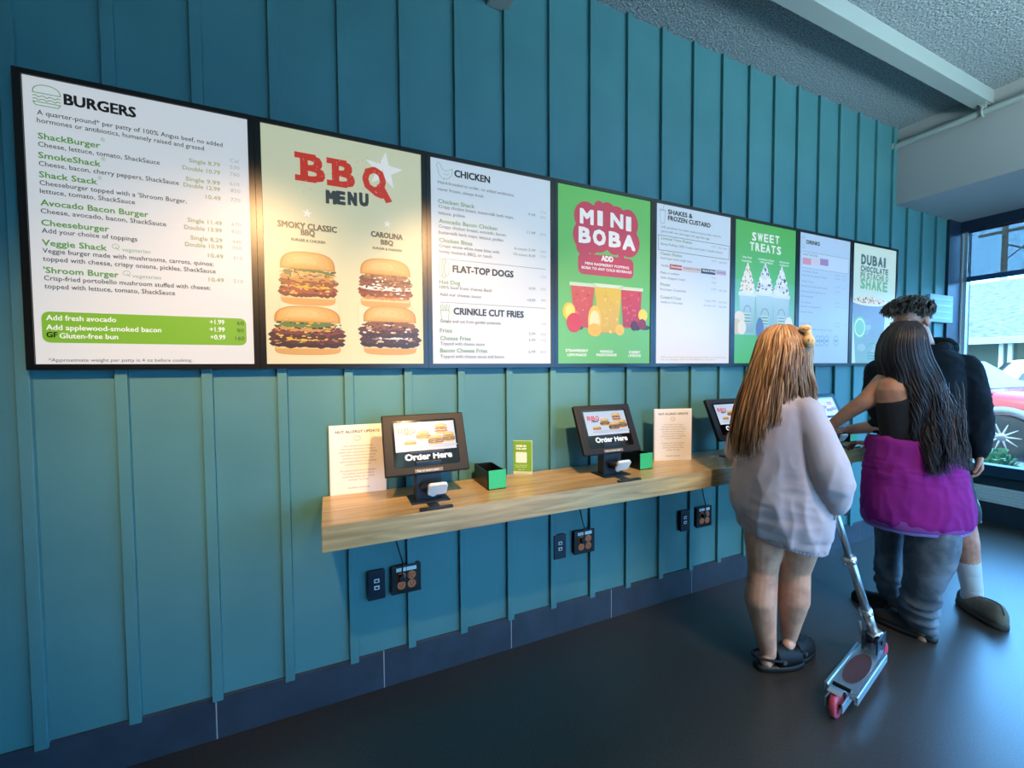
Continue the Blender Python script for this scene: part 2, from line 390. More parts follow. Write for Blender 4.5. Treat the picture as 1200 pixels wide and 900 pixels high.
def blob_band(art, cx, z, w, h, color, layer, rng, wob=.25, n=26):
    top = []; bot = []
    for k in range(n+1):
        t = -1+2*k/n; e = math.sqrt(max(0, 1-abs(t)**5))
        top.append((cx+t*w/2, z+h/2*e*(1+wob*rng.uniform(-1, 1)))); bot.append((cx+t*w/2, z-h/2*e*(1+wob*rng.uniform(-1, 1))))
    art.poly(bot+top[::-1], color, layer)
def burger(art, cx, zb, w, h, style, rng, layer=2):
    def bun(z0, hh, up):
        n = 24; pts = []
        for k in range(n+1):
            t = PI*k/n; ex = .62 if up else .35
            pts.append((cx+w*.46*math.copysign(abs(math.cos(t))**.75, math.cos(t)), z0+(hh if up else -hh)*abs(math.sin(t))**ex))
        return pts
    art.poly(bun(zb+h*.17, h*.17, False), '#d9a35c', layer); art.rect(cx-w*.44, cx+w*.44, zb+h*.13, zb+h*.2, '#e9c98e', layer+.1)
    L = layer+.2
    if style == 0: pal = [('#6b2f22', .24, 1.0, .13), ('#a4452f', .30, 1.0, .12), ('#f0b02a', .38, .9, .09), ('#8d4a2a', .44, 1.02, .13), ('#c98b4a', .53, .92, .13), ('#5f7a3a', .61, .84, .1), ('#d9b070', .58, .6, .08)]
    elif style == 1: pal = [('#3d2428', .23, 1.06, .13), ('#5a2a2a', .31, 1.08, .12), ('#eeb437', .34, .6, .08), ('#4a2a2c', .41, 1.1, .13), ('#7c3a34', .49, 1.04, .12), ('#c9954f', .56, .8, .12), ('#5d7d3f', .62, .8, .1)]
    elif style == 2: pal = [('#c98a4a', .22, .9, .08), ('#9a4526', .30, 1.02, .13), ('#7a3420', .36, 1.0, .1), ('#f0e9dd', .42, 1.0, .1), ('#8a4a35', .51, 1.0, .13), ('#6d3a30', .58, .96, .12), ('#a06838', .64, .8, .1)]
    else: pal = [('#30242c', .23, 1.05, .13), ('#4a2c30', .31, 1.1, .12), ('#e6e0da', .37, .8, .08), ('#3b2a30', .43, 1.06, .13), ('#5b3034', .51, 1.08, .12), ('#87553c', .6, .9, .14)]
    for i, (c, zc, ww, hh) in enumerate(pal):
        blob_band(art, cx+w*.02*rng.uniform(-1, 1), zb+h*zc, w*ww, h*hh*1.25, c, L+i*.12, rng)
    tones = [p[0] for p in pal] + ['#e3b478', '#2e1c18']
    for k in range(120):
        t = rng.uniform(-.46, .46); zc = rng.uniform(.22, .66)
        c = rng.choice(tones); art.disc(cx+t*w*1.02, zb+h*zc, w*rng.uniform(.012, .045), h*rng.uniform(.008, .022), c, L+1.0+.004*k, n=8, wob=.3, rng=rng)
    art.poly(bun(zb+h*.67, h*.33, True), '#c78b40', L+1.6)
    for q, (c, fx_, fz_) in enumerate((('#d9a254', .93, .9), ('#dfab5e', .82, .78), ('#e4b56c', .66, .62), ('#e9c07c', .46, .42))):
        art.poly([(cx+(x-cx)*fx_-w*.02*q, zb+h*(.69+.03*q)+(z-zb-h*.67)*fz_) for x, z in bun(zb+h*.67, h*.33, True)], c, L+1.7+.05*q)
    for k in range(30):
        t = rng.uniform(-.38, .38); art.disc(cx+w*t, zb+h*(.70+.2*rng.random()*(1-(t/.45)**2)), w*rng.uniform(.006, .014), h*.006, rng.choice(('#c98d44', '#eccb8e', '#d8a35a')), L+2+.002*k, n=6, wob=.3, rng=rng)

def menu_board(i, label, bgcol, bgcol2=None):
    x0 = BX0+BP*i; x1 = x0+BW
    t = empty('menu_board', ((x0+x1)/2, 0, BZ0), label, 'menu board', 'menu boards in the row on the teal wall')
    b = B(); gl = .0202 if i == 0 else BP/2-BW/2-.0006; gr = .0202 if i == 7 else BP/2-BW/2-.0006
    o = [(x0-gl, BZ0-.0185), (x1+gr, BZ0-.0185), (x1+gr, BZ1+.0165), (x0-gl, BZ1+.0165)]; n = [(x0, BZ0), (x1, BZ0), (x1, BZ1), (x0, BZ1)]
    yf, yb, yi = YF-.006, -0.0195, YF+.002
    R = [[b.verts.new((p[0], y, p[1])) for p in q] for q, y in ((o, yb), (o, yf), (n, yf), (n, yi), (n, yb))]
    for A, C2 in zip(R[:-1], R[1:]):
        for k in range(4): b.faces.new((A[k], A[(k+1) % 4], C2[(k+1) % 4], C2[k]))
    b.faces.new(R[-1])
    bmesh.ops.recalc_face_normals(b, faces=b.faces[:])
    obj('bezel', b, M_bezel, t)
    d = Art(); c2 = bgcol2 or bgcol
    d.poly([(x0, BZ0), (x1, BZ0), (x1, BZ1), (x0, BZ1)], [c2, c2, bgcol, bgcol], 0)
    lm = lambda u, v, l: (u-(x0+x1)/2, YF-l, v-BZ0)
    def fin(art, name):
        art.v = [(min(max(u, x0+.0004), x1-.0004), min(max(v, BZ0+.0004), BZ1-.0004), l) for u, v, l in art.v]
        return art.build(name, lm, M_art, t)
    fin(d, 'display')
    return x0, x1, fin
# ---- board 1 : burgers
x0, x1, fin = menu_board(0, 'white lit menu board listing burgers, first in the row, with a green strip', '#dfe5e8', '#e6e6e4')
z = zz(0, 60, 2.3065); A = Art()
rows(A, z, [(176, 145, 367, 'BURGERS')], '#15181b', .032, .035)
rows(A, z, [(102, 172, 601, 'A quarter-pound* per patty of 100% Angus beef, no added'), (102, 193, 551, 'hormones or antibiotics, humanely raised and grazed')], DARK, .0146, .004)
rows(A, z, [(105, 237, 272, 'ShackBurger'), (106, 289, 273, 'SmokeShack'), (108, 341, 264, 'Shack Stack'), (112, 417, 402, 'Avocado Bacon Burger'), (114, 471, 296, 'Cheeseburger'), (116, 525, 290, 'Veggie Shack'), (120, 599, 322, "'Shroom Burger")], GREEN, .0182, .02)
rows(A, z, [(105, 258, 432, 'Cheese, lettuce, tomato, ShackSauce'), (107, 310, 484, 'Cheese, bacon, cherry peppers, ShackSauce'), (109, 362, 505, "Cheeseburger topped with a 'Shroom Burger,"), (110, 384, 366, 'lettuce, tomato, ShackSauce'), (112, 438, 450, 'Cheese, avocado, bacon, ShackSauce'), (115, 491, 372, 'Add your choice of toppings'), (117, 545, 578, 'Veggie burger made with mushrooms, carrots, quinoa;'), (118, 567, 584, 'topped with cheese, crispy onions, pickles, ShackSauce'), (121, 619, 570, 'Crisp-fried portobello mushroom stuffed with cheese;'), (122, 641, 475, 'topped with lettuce, tomato, ShackSauce')], DARK, .0146, .004)
rows(A, z, [(274, 245, 285, '®'), (275, 297, 287, '®'), (266, 348, 277, '®'), (331, 541, 408, 'vegetarian'), (359, 612, 437, 'vegetarian')], '#8fb08a', .012)
rows(A, z, [(512, 301, 595, 'Single 8.79'), (495, 320, 595, 'Double 10.79'), (503, 350, 595, 'Single 9.99'), (497, 366, 595, 'Double 12.99'), (557, 399, 597, '10.49'), (508, 461, 600, 'Single 11.49'), (499, 480, 600, 'Double 13.99'), (516, 509, 602, 'Single 8.29'), (501, 526, 602, 'Double 10.99'), (563, 557, 604, '10.49'), (565, 622, 606, '10.49')], '#a2aa72', .0135, .012)
rows(A, z, [(622, 300, 645, 'Cal'), (622, 318, 648, '530'), (622, 337, 648, '760'), (622, 363, 648, '610'), (624, 381, 650, '850'), (624, 406, 650, '770'), (626, 472, 652, '670'), (626, 492, 652, '920'), (628, 519, 654, '440'), (628, 536, 654, '700'), (630, 563, 656, '410'), (632, 626, 658, '510')], '#b3b5b5', .0125)
rows(A, z, [(133, 839, 522, '*Approximate weight per patty is 4 oz before cooking.')], GREY, .0105)
rows(A, z, [(127, 727, 316, 'Add fresh avocado'), (127, 753, 438, 'Add applewood-smoked bacon'), (163, 776, 321, 'Gluten-free bun'), (568, 738, 607, '+1.99'), (568, 758, 608, '+1.99'), (570, 779, 610, '+0.99')], '#f4f8ea', .0165, .02, 4)
rows(A, z, [(128, 773, 157, 'GF')], '#162012', .0165, .03, 4)
rows(A, z, [(641, 740, 660, '60'), (641, 760, 660, '90'), (637, 781, 661, '160')], '#5a6a38', .0135, .01, 4)
fin(A, 'lettering')
A = Art(); (ax, az), (bx, bz) = z(115, 785), z(667, 790); cz = z(115, 703)[1]
A.rrect(ax, bx, az-.003, cz, .02, '#7fb734', 1)
# burger line icon
cx, cz = z(126, 120); w_ = .064
dome = [(cx-w_/2*math.cos(PI*k/12), cz+.004+.026*math.sin(PI*k/12)**.7) for k in range(13)]; A.line(dome+[dome[0]], .0022, GREEN, 2)
for q, dz in enumerate((-.006, -.016)): A.line([(cx-w_/2+w_*k/10, cz+dz+.003*math.sin(k*2.2)) for k in range(11)], .0022, GREEN, 2)
A.line([(cx-w_/2, cz-.024), (cx+w_/2, cz-.024), (cx+w_/2-.006, cz-.034), (cx-w_/2+.006, cz-.034), (cx-w_/2, cz-.024)], .0022, GREEN, 2)
for a, c in ((313, 528), (343, 600)):
    lx, lz = z(a, c); A.line([(lx+.009*math.cos(k*PI/6), lz+.008*math.sin(k*PI/6)) for k in range(13)], .0016, '#8fb08a', 2); A.line([(lx, lz), (lx+.008, lz-.012)], .0016, '#8fb08a', 2)
fin(A, 'picture')
# ---- board 2 : barbecue poster
x0, x1, fin = menu_board(1, 'cream barbecue poster board with four stacked burgers and red letters', '#d3d8b6', '#e9dcae')
z = zz(290, 120, 2.8136); A = Art()
def slab(A, body, x, zb, caph, wd, color, bold, layer):
    A.text(body, x, zb, caph, color, width=wd, bold=bold, layer=layer)
for k, (a, c, e) in enumerate(((180, 255, 252), (284, 272, 350), (384, 290, 452))):
    (xa, za), (xb, _) = z(a, c), z(e, c); ch = .094; s = 'BBQ'[k]
    A.text(s, xa, za, ch, '#cf3a26', width=xb-xa, bold=.04, layer=3)
    if s == 'B':
        for q in (za-.006, za+ch-.014): A.rect(xa-.024, xa+.05, q, q+.022, '#cf3a26', 3.1)
    else: A.poly([(xa+.05, za+.03), (xa+.075, za+.035), (xb+.03, za-.03), (xb+.005, za-.04)], '#cf3a26', 3.1)
rng = random.Random(3)
for k in range(70):
    sx, sz = z(rng.uniform(178, 460), rng.uniform(180, 300)); A.disc(sx, sz, rng.uniform(.001, .003), rng.uniform(.001, .003), '#e2a08a', 4, n=5, wob=.4, rng=rng)
for k, a in enumerate((262, 296, 334, 372)):
    (xa, za) = z(a, 331+k*2.6); (xb, _) = z(a+(27 if k == 0 else 24), 331); A.text('MENU'[k], xa, za, .046, '#3e4444', width=xb-xa, bold=.06)
for a, c, e, s, ch, bo in ((100, 408, 294, 'SMOKY CLASSIC', .022, .035), (177, 437, 222, 'BBQ', .021, .035), (145, 455, 256, 'BURGER & CHICKEN', .0095, .025), (408, 442, 511, 'CAROLINA', .021, .035), (440, 468, 480, 'BBQ', .019, .035), (413, 483, 508, 'BURGER & CHICKEN', .0085, .025)):
    rows(A, z, [(a, c, e, s)], '#5a5a4a' if a < 300 else '#3c403e', ch, bo)
fin(A, 'lettering')
A = Art()
def star(A, cx, cz, r, color, l): A.poly([(cx+r*(1 if k % 2 == 0 else .4)*math.sin(k*PI/5+.1), cz+r*(1 if k % 2 == 0 else .4)*math.cos(k*PI/5+.1)) for k in range(10)], color, l)
star(A, *z(450, 225), .078, '#eef0ea', 1); star(A, *z(197, 366), .019, '#f3f2e6', 1); star(A, *z(461, 401), .017, '#f3f2e6', 1)
for a, c, e, f2 in ((104, 664, 308, 760), (362, 676, 548, 770)):
    (xa, za), (xb, zb) = z(a, f2), z(e, c); A.rect(xa, xb, za, zb+.01, '#dcd7ae', .5); A.rect(xa+.01, xb-.01, za, zb, '#e2deb8', .7)
rng = random.Random(11)
(xa, za), (xb, zb) = z(62, 862), z(585, 826); A.rect(x0+.001, x1-.001, BZ0+.0005, BZ0+.035, '#ecdcb2', .3)
for a, c, wpx, tpx, st in ((203, 833, 236, 672, 1), (473, 833, 188, 672, 3), (203, 670, 196, 494, 0), (458, 680, 178, 517, 2)):
    xc, zb = z(a, c); zt = z(a, tpx)[1]; xl = z(a-wpx/2, c)[0]; xr = z(a+wpx/2, c)[0]
    Bg = Art(); burger(Bg, xc, zb, (xr-xl), zt-zb, st, rng); fin(Bg, 'burger_picture')
fin(A, 'picture')
# ---- board 3 : chicken, dogs and fries
x0, x1, fin = menu_board(2, 'white lit menu board listing chicken, flat-top dogs and crinkle cut fries', '#d3e2ec', '#e4e4e2')
z = zz(495, 170, 3.333); A = Art()
rows(A, z, [(125, 124, 262, 'CHICKEN'), (119, 496, 354, 'FLAT-TOP DOGS'), (122, 661, 394, 'CRINKLE CUT FRIES')], '#1b2126', .029, .035)
rows(A, z, [(61, 226, 203, 'Chicken Shack'), (64, 303, 291, 'Avocado Bacon Chicken'), (65, 378, 194, 'Chicken Bites'), (66, 541, 147, 'Hot Dog'), (68, 731, 115, 'Fries'), (69, 761, 188, 'Cheese Fries'), (69, 809, 252, 'Bacon Cheese Fries')], '#74a070', .0172, .015)
rows(A, z, [(60, 150, 358, 'Hand-breaded to order, no added antibiotics,'), (60, 177, 237, 'never frozen, always fresh'), (62, 245, 356, 'Crispy chicken breast, buttermilk herb mayo,'), (62, 270, 165, 'lettuce, pickles'), (64, 323, 327, 'Crispy chicken breast, avocado, bacon,'), (64, 346, 315, 'buttermilk herb mayo, lettuce, pickles'), (65, 398, 300, 'Crispy whole white meat bites with'), (65, 420, 270, 'honey mustard, BBQ, or ranch'), (67, 560, 270, '100% beef from Vienna Beef'), (67, 588, 228, 'Add our cheese sauce'), (69, 692, 305, 'Crispy and cut from golden potatoes'), (70, 781, 242, 'Topped with cheese sauce'), (70, 831, 318, 'Topped with cheese sauce and bacon')], '#4e5960', .0138)
rows(A, z, [(412, 276, 440, '9.49'), (408, 346, 440, '11.49'), (358, 408, 440, '6-count 5.99'), (355, 430, 440, '10-count 8.49'), (414, 565, 440, '4.99'), (408, 610, 440, '+0.99'), (415, 742, 440, '3.99'), (415, 766, 440, '5.99'), (414, 812, 440, '6.99')], '#8b9a98', .0125, .01)
rows(A, z, [(462, 267, 480, 'Cal'), (460, 287, 480, '550'), (459, 354, 481, '670'), (460, 421, 481, '300'), (460, 440, 481, '510'), (463, 519, 481, 'Cal'), (460, 568, 481, '370'), (463, 611, 481, '80'), (463, 702, 481, 'Cal'), (460, 744, 481, '470'), (460, 768, 481, '710'), (460, 813, 481, '810')], '#a8b4bc', .0115)
fin(A, 'lettering')
A = Art()
for a, c, e in ((62, 442, 482), (68, 613, 482)):
    (xa, za), (xb, _) = z(a, c), z(e, c); A.rect(xa, xb, za-.0015, za+.0015, '#9aa6ac', 1)
cx, cz = z(87, 104)
A.line([(cx-.035, cz+.026), (cx-.03, cz+.036), (cx-.02, cz+.03), (cx-.012, cz+.01), (cx+.004, cz+.004), (cx+.02, cz+.008), (cx+.034, cz+.018), (cx+.032, cz-.01), (cx+.014, cz-.03), (cx-.012, cz-.03), (cx-.028, cz-.012), (cx-.03, cz+.012), (cx-.038, cz+.02), (cx-.035, cz+.026)], .0024, '#8fb79a', 1)
A.line([(cx-.005, cz-.008), (cx+.01, cz-.014), (cx+.02, cz-.004)], .002, '#8fb79a', 1); A.line([(cx-.004, cz-.03), (cx-.004, cz-.04)], .002, '#8fb79a', 1)
cx, cz = z(84, 482)
for dx, rz_ in ((-.012, .036), (.012, .036), (0, .042)): A.line([(cx+dx+.011*math.cos(k*PI/8), cz+rz_*math.sin(k*PI/8)) for k in range(17)], .002, '#7fa882', 1)
cx, cz = z(88, 655)
A.line([(cx-.02, cz+.01), (cx+.02, cz+.01), (cx+.013, cz-.04), (cx-.013, cz-.04), (cx-.02, cz+.01)], .0024, '#7fa882', 1)
for k in range(5): A.line([(cx-.016+k*.008, cz+.01), (cx-.02+k*.01, cz+.034+.006*(k % 2))], .003, '#7fa882', 1)
fin(A, 'picture')
# ---- board 4 : green cold drinks poster
x0, x1, fin = menu_board(3, 'bright green poster board with three cold fruit drinks', '#66bf5e', '#6fbd62')
z = zz(640, 200, 3.75); A = Art(); Bk = Art()
for s, spots in (('MINI', ((150, 228), (227, 238), (284, 246), (352, 262))), ('BOBA', ((145, 312), (207, 322), (277, 331), (337, 344)))):
    for ch, (a, c) in zip(s, spots):
        wd = {'M': 54, 'I': 17, 'N': 50, 'B': 46, 'O': 50, 'A': 50}[ch]
        (xa, za), (xb, _) = z(a, c), z(a+wd, c); ch_h = .068 if s == 'MINI' else .072
        A.text(ch, xa, za, ch_h, '#f2f2ee', width=xb-xa, bold=.05, layer=4)
        mx_, mz_ = (xa+xb)/2, za+ch_h/2
        Bk.disc(mx_, mz_, max((xb-xa)*.5, .03)+.038, .078, '#c43b55', 1, n=22)
for a, c, r in ((233, 158, .03), (165, 335, .045), (205, 342, .03), (330, 376, .021), (375, 350, .03), (300, 330, .05), (180, 195, .05), (270, 190, .06)):
    Bk.disc(*z(a, c), r, r, '#c43b55', 1.1)
for a, c, e, s, h, bo in ((242, 396, 292, 'ADD', .026, .05), (170, 412, 362, 'MINI RASPBERRY POPPING', .013, .03), (155, 430, 374, 'BOBA TO ANY COLD BEVERAGE', .013, .03), (84, 796, 183, 'STRAWBERRY', .0135, .03), (92, 815, 176, 'LEMONADE', .0135, .03), (236, 800, 292, 'MANGO', .0135, .03), (220, 815, 308, 'PASSIONADE', .0135, .03), (362, 803, 412, 'CHERRY', .0135, .03), (360, 818, 414, 'LIMEADE', .0135, .03)):
    rows(A, z, [(a, c, e, s)], '#f4f4f0', h, bo, 4)
fin(A, 'lettering')
(xa, za), (xb, zb) = z(140, 428), z(384, 400); Bk.rrect(xa, xb, za-.028, zb+.012, .03, '#c43b55', 1.2); Bk.rrect(*(z(236, 385)[0], z(298, 385)[0]), z(240, 402)[1], z(240, 368)[1], .02, '#c43b55', 1.2)
def cup(A, a, c0, c1, wt, wb, col, rim, l):
    (xt0, zt), (xt1, _) = z(a-wt/2, c0), z(a+wt/2, c0); (xb0, zb), (xb1, _) = z(a-wb/2, c1), z(a+wb/2, c1)
    zt = z(a, c0)[1]; zb = z(a, c1)[1]
    A.poly([(xb0, zb), (xb1, zb), (xt1, zt), (xt0, zt)], [col[1], col[1], col[0], col[0]], l)
    A.rect(xt0-.008, xt1+.008, zt-.006, zt+.012, rim, l+.3)
    rng = random.Random(int(a))
    for k in range(26):
        t = rng.random(); u = rng.uniform(.08, .92); xl = xb0+(xt0-xb0)*t; xr = xb1+(xt1-xb1)*t
        A.disc(xl+(xr-xl)*u, zb+(zt-zb)*t, .008*rng.uniform(.5, 1.4), .007*rng.uniform(.5, 1.4), rng.choice(col), l+.1+.004*k, n=7, wob=.3, rng=rng)
Cp = Art(); cup(Cp, 160, 503, 690, 104, 70, ('#d8553f', '#c33c34', '#e27a62'), '#cfe3c4', 2); fin(Cp, 'drink_picture')
Cp = Art(); cup(Cp, 374, 523, 690, 92, 74, ('#cf3a3f', '#b0202e', '#dc5a58'), '#cfe3c4', 2); fin(Cp, 'drink_picture')
Cp = Art(); cup(Cp, 272, 510, 712, 120, 84, ('#e2bf22', '#d9a92a', '#ecd04a'), '#dbe9cf', 3); fin(Cp, 'drink_picture')
(xa, za), (xb, zb) = z(235, 712), z(309, 668); Bk.rect(xa, xb, za, zb, '#c9582f', 3.5)
cx, cz = z(270, 610)
Bk.line([(cx+.052*math.cos(PI*k/10), cz+.03+.028*math.sin(PI*k/10)) for k in range(11)], .004, '#7f9a30', 4.2)
for q in range(4): Bk.rect(cx-.05, cx+.05, cz+.022-q*.014, cz+.027-q*.014, '#7f9a30', 4.2)
Fr = Art()
for a, c, rx, rz_, col, l in ((100, 618, .038, .045, '#f0c224', 1.8), (104, 618, .028, .036, '#f7de5a', 1.85), (122, 668, .045, .05, '#d02c30', 2.9), (424, 636, .032, .034, '#f2d438', 1.8), (386, 682, .026, .028, '#5d0f1c', 3.1), (421, 676, .028, .03, '#8a1420', 3.2), (400, 690, .02, .016, '#3c0a12', 3.0), (212, 660, .042, .08, '#f2c53c', 4.4), (212, 664, .032, .06, '#f9e0a0', 4.5), (212, 700, .044, .034, '#f0b41c', 4.6), (322, 700, .03, .03, '#f2bd2c', 4.4), (140, 690, .03, .012, '#1f5a24', 1.7), (430, 690, .04, .014, '#27402a', 1.7)):
    Fr.disc(*z(a, c), rx, rz_, col, l, n=18)
fin(Fr, 'fruit_picture')
fin(Bk, 'picture')
# ---- board 5 : shakes
x0, x1, fin = menu_board(4, 'white lit menu board listing shakes and frozen custard', '#cddfee', '#e6e4e4')
z = zz(760, 220, 4.0); A = Art()
rows(A, z, [(90, 123, 203, 'SHAKES &'), (90, 152, 288, 'FROZEN CUSTARD')], '#1e262c', .0245, .035)
rows(A, z, [(57, 187, 337, 'Soft, premium ice cream made in-house daily, with the'), (57, 207, 284, 'good stuff: real cane sugar and cage-free eggs'), (57, 267, 345, 'Banana Pudding | OREO Cookies and Cream | Campfire Smores'), (54, 333, 200, 'Hand-spun every single time'), (54, 402, 140, 'Make it malted'), (54, 425, 170, 'Add whipped cream'), (54, 480, 172, 'Root beer, Creamsicle'), (54, 540, 158, 'Vanilla or Chocolate'), (56, 368, 92, 'Vanilla')], '#5c686e', .0122)
rows(A, z, [(57, 242, 202, 'Limited Time Shakes'), (54, 313, 155, 'Classic Shakes'), (54, 458, 98, 'Floats'), (54, 518, 150, 'Custard Cups')], '#6f9a6c', .0155, .01)
rows(A, z, [(292, 280, 312, '6.99'), (322, 286, 366, '770-1000'), (295, 347, 316, '6.59'), (326, 354, 364, '680-850'), (292, 427, 314, '+0.59'), (292, 449, 314, '+0.59'), (292, 480, 314, '5.99'), (326, 486, 364, '450-520'), (262, 533, 313, 'Single 4.99'), (258, 555, 313, 'Double 6.29'), (326, 541, 364, '300-340'), (326, 562, 364, '600-680')], '#97a4ac', .011)
rows(A, z, [(54, 797, 362, 'OREO and the wafer design are used under license and are marks of their owner'), (54, 808, 312, 'See our allergen menu for full details on ingredients')], '#b09a98', .0075)
rows(A, z, [(252, 392, 310, 'Black & White'), (102, 374, 153, 'Chocolate')], '#f0f0f2', .011, .03, 4)
rows(A, z, [(162, 380, 240, 'Strawberry Coffee')], '#9a6a6a', .011, .01, 4); rows(A, z, [(318, 400, 360, 'Cookies')], '#7a5a80', .011, .01, 4)
fin(A, 'lettering')
A = Art()
for a, c, d_, col in ((99, 378, 156, '#b4523c'), (158, 388, 244, '#d9c6c4'), (246, 398, 313, '#3b4048'), (315, 404, 364, '#c3b4cf')):
    (xa, za), (xb, _) = z(a, c), z(d_, c); zt = z(a, c-22)[1]; A.rect(xa, xb, za-.004, zt-.002, col, 1)
for q0, q1 in (((46, 290), (376, 325)),):
    (xa, za), (xb, _) = z(*q0), z(*q1); zt = z(46, 220)[1]; A.line([(xa, za), (xb, za), (xb, zt), (xa, zt), (xa, za)], .003, '#5d6f7a', 1)
cx, cz = z(66, 128); A.line([(cx-.02, cz+.025), (cx+.02, cz+.025), (cx+.013, cz-.045), (cx-.013, cz-.045), (cx-.02, cz+.025)], .0025, '#8a9aa0', 1); A.line([(cx-.024, cz+.03), (cx+.024, cz+.03)], .003, '#8a9aa0', 1); A.line([(cx, cz+.03), (cx+.012, cz+.065)], .003, '#8a9aa0', 1)
fin(A, 'picture')
# ---- board 6 : sweet treats poster
x0, x1, fin = menu_board(5, 'green to teal poster board with three whipped-cream shakes', '#56b857', '#63c07c')
A = Art(); Bk = Art()
for s, spots in (('SWEET', ((484, 246), (510, 250), (540, 254), (566, 258), (592, 262))), ('TREATS', ((474, 292), (500, 296), (525, 300), (549, 304), (574, 308), (600, 312)))):
    for ch, (a, c) in zip(s, spots):
        (xa, za), (xb, _) = z(a, c), z(a+(25 if ch == 'W' else 20), c); A.text(ch, xa, za, .049, '#f1f6f0', width=(xb-xa)*.88, bold=.035, layer=4)
for a, c, e, s in ((439, 328, 482, 'SALTED'), (434, 345, 482, 'CARAMEL'), (512, 338, 586, 'COOKIES & CREAM'), (520, 352, 580, 'CRUMBLE'), (612, 352, 658, 'BANANA'), (612, 366, 654, 'CREAM')): rows(A, z, [(a, c, e, s)], '#e6f4ea', .0105, .03)
fin(A, 'lettering')
Bk.poly([(x0, 1.60), (x1, 1.60), (x1, 1.95), (x0, 1.95)], ['#8fc9cf', '#8fc9cf', '#62bd86', '#62bd86'], .5)
Bk.poly([(x0, BZ0), (x1, BZ0), (x1, 1.60), (x0, 1.60)], ['#58bd62', '#58bd62', '#5fbf7a', '#5fbf7a'], .5)
rng = random.Random(5)
for a, c0, c1, wt, wb, tc in ((463, 500, 678, 76, 56, '#f2ead8'), (545, 500, 690, 84, 66, '#d7dee6'), (622, 512, 690, 76, 60, '#dbe3ea')):
    (xa, zt), (xb, _) = z(a-wt/2, c0), z(a+wt/2, c0); zt = z(a, c0)[1]; zb = z(a, c1)[1]; xc = (xa+xb)/2; hw = (xb-xa)/2
    Bk.poly([(xc-hw*.78, zb), (xc+hw*.78, zb), (xc+hw, zt), (xc-hw, zt)], ['#8fb4c4', '#8fb4c4', '#b4d2da', '#b4d2da'], 2)
    Bk.rect(xc-hw*1.08, xc+hw*1.08, zt-.01, zt+.014, '#d6e6ea', 2.5)
    for k, (dz, r) in enumerate(((.03, .95), (.06, .85), (.095, .68), (.125, .5), (.152, .3), (.172, .14))): Bk.disc(xc, zt+dz, hw*r, .03, tc if k % 2 else '#e3ecef', 2.6+.1*k, n=20, wob=.05, rng=rng)
    for k in range(34):
        h_ = rng.random(); Bk.disc(xc+hw*rng.uniform(-.9, .9)*(1-h_*.8), zt+.02+.15*h_, .009*rng.uniform(.5, 1.2), .008*rng.uniform(.5, 1.2), ('#3a4452' if a > 500 else '#caa46c') if rng.random() < .6 else '#f4f6f6', 3.3+.004*k, n=6, wob=.3, rng=rng)
    Bk.line([(xc+hw*.42*math.cos(PI*k/10), zb+.13+.04*math.sin(PI*k/10)) for k in range(11)], .004, '#4f8a78', 3.4); Bk.rect(xc-hw*.42, xc+hw*.42, zb+.06, zb+.125, '#b9d4d2', 3.3)
    for q in range(3): Bk.rect(xc-hw*.36, xc+hw*.36, zb+.068+q*.02, zb+.074+q*.02, '#4f8a78', 3.4)
for a, c, rx, rz_, col in ((424, 610, .05, .045, '#e9dfcc'), (412, 650, .05, .05, '#dcc7aa'), (436, 655, .04, .045, '#efe6d6'), (520, 662, .038, .072, '#5f7fb4'), (655, 640, .04, .05, '#e8e6d8')): Bk.disc(*z(a, c), rx, rz_, col, 3.8, n=16, wob=.06, rng=rng)
fin(Bk, 'picture')
# ---- board 7 : drinks
x0, x1, fin = menu_board(6, 'lit menu board listing drinks, blue reflection painted in, second from the right end', '#b9d5f0', '#a9c9ea')  # bluish reflection is put into the display colour
A = Art()
rows(A, z, [(739, 262, 800, 'DRINKS')], '#2a363f', .025, .035)
rows(A, z, [(722, 315, 790, 'Limited Time Drinks')], '#6f93b0', .017, .01)
rows(A, z, [(718, 393, 790, 'Fountain Soda'), (716, 440, 770, 'Iced Tea'), (713, 488, 830, 'Half Lemonade Half Iced Tea'), (712, 540, 760, 'Cold Brew'), (711, 585, 770, 'Bottled Water'), (709, 640, 760, 'Organic Juice')], '#7c9ab2', .0125)
rows(A, z, [(716, 412, 833, 'Coke, Diet Coke, Sprite, Dr Pepper'), (714, 462, 836, 'Brewed fresh daily, sweet or plain'), (712, 510, 770, 'Our lemonade'), (711, 558, 800, 'Slow steeped'), (770, 668, 858, 'Beer and wine at the counter')], '#6f8898', .0105)
rows(A, z, [(872, y, 892, s) for y, s in ((415, '2.99'), (432, '3.49'), (470, '2.99'), (492, '3.79'), (545, '3.49'), (562, '4.29'), (640, '2.79'), (655, '3.29'))], '#8aa6bc', .0115)
rows(A, z, [(904, y, 922, s) for y, s in ((418, '0-320'), (436, '430'), (474, '0-210'), (548, '15'), (565, '120'), (645, '110'))], '#9ab4c8', .0105)
fin(A, 'lettering')
A = Art()
(xa, za), (xb, _) = z(716, 372), z(938, 395); zt = z(716, 296)[1]; A.rect(xa, xb, za, zt, '#c6dcf2', .5); A.line([(xa, za), (xb, za), (xb, zt), (xa, zt), (xa, za)], .003, '#7fa0bc', 1)
for a, e, col in ((722, 762, '#d79ab2'), (764, 800, '#d8cfe2'), (804, 843, '#a08ac0')): A.rect(z(a, 350)[0], z(e, 350)[0], z(a, 357+(a-722)*.06)[1], z(a, 326+(a-722)*.06)[1], col, 1)
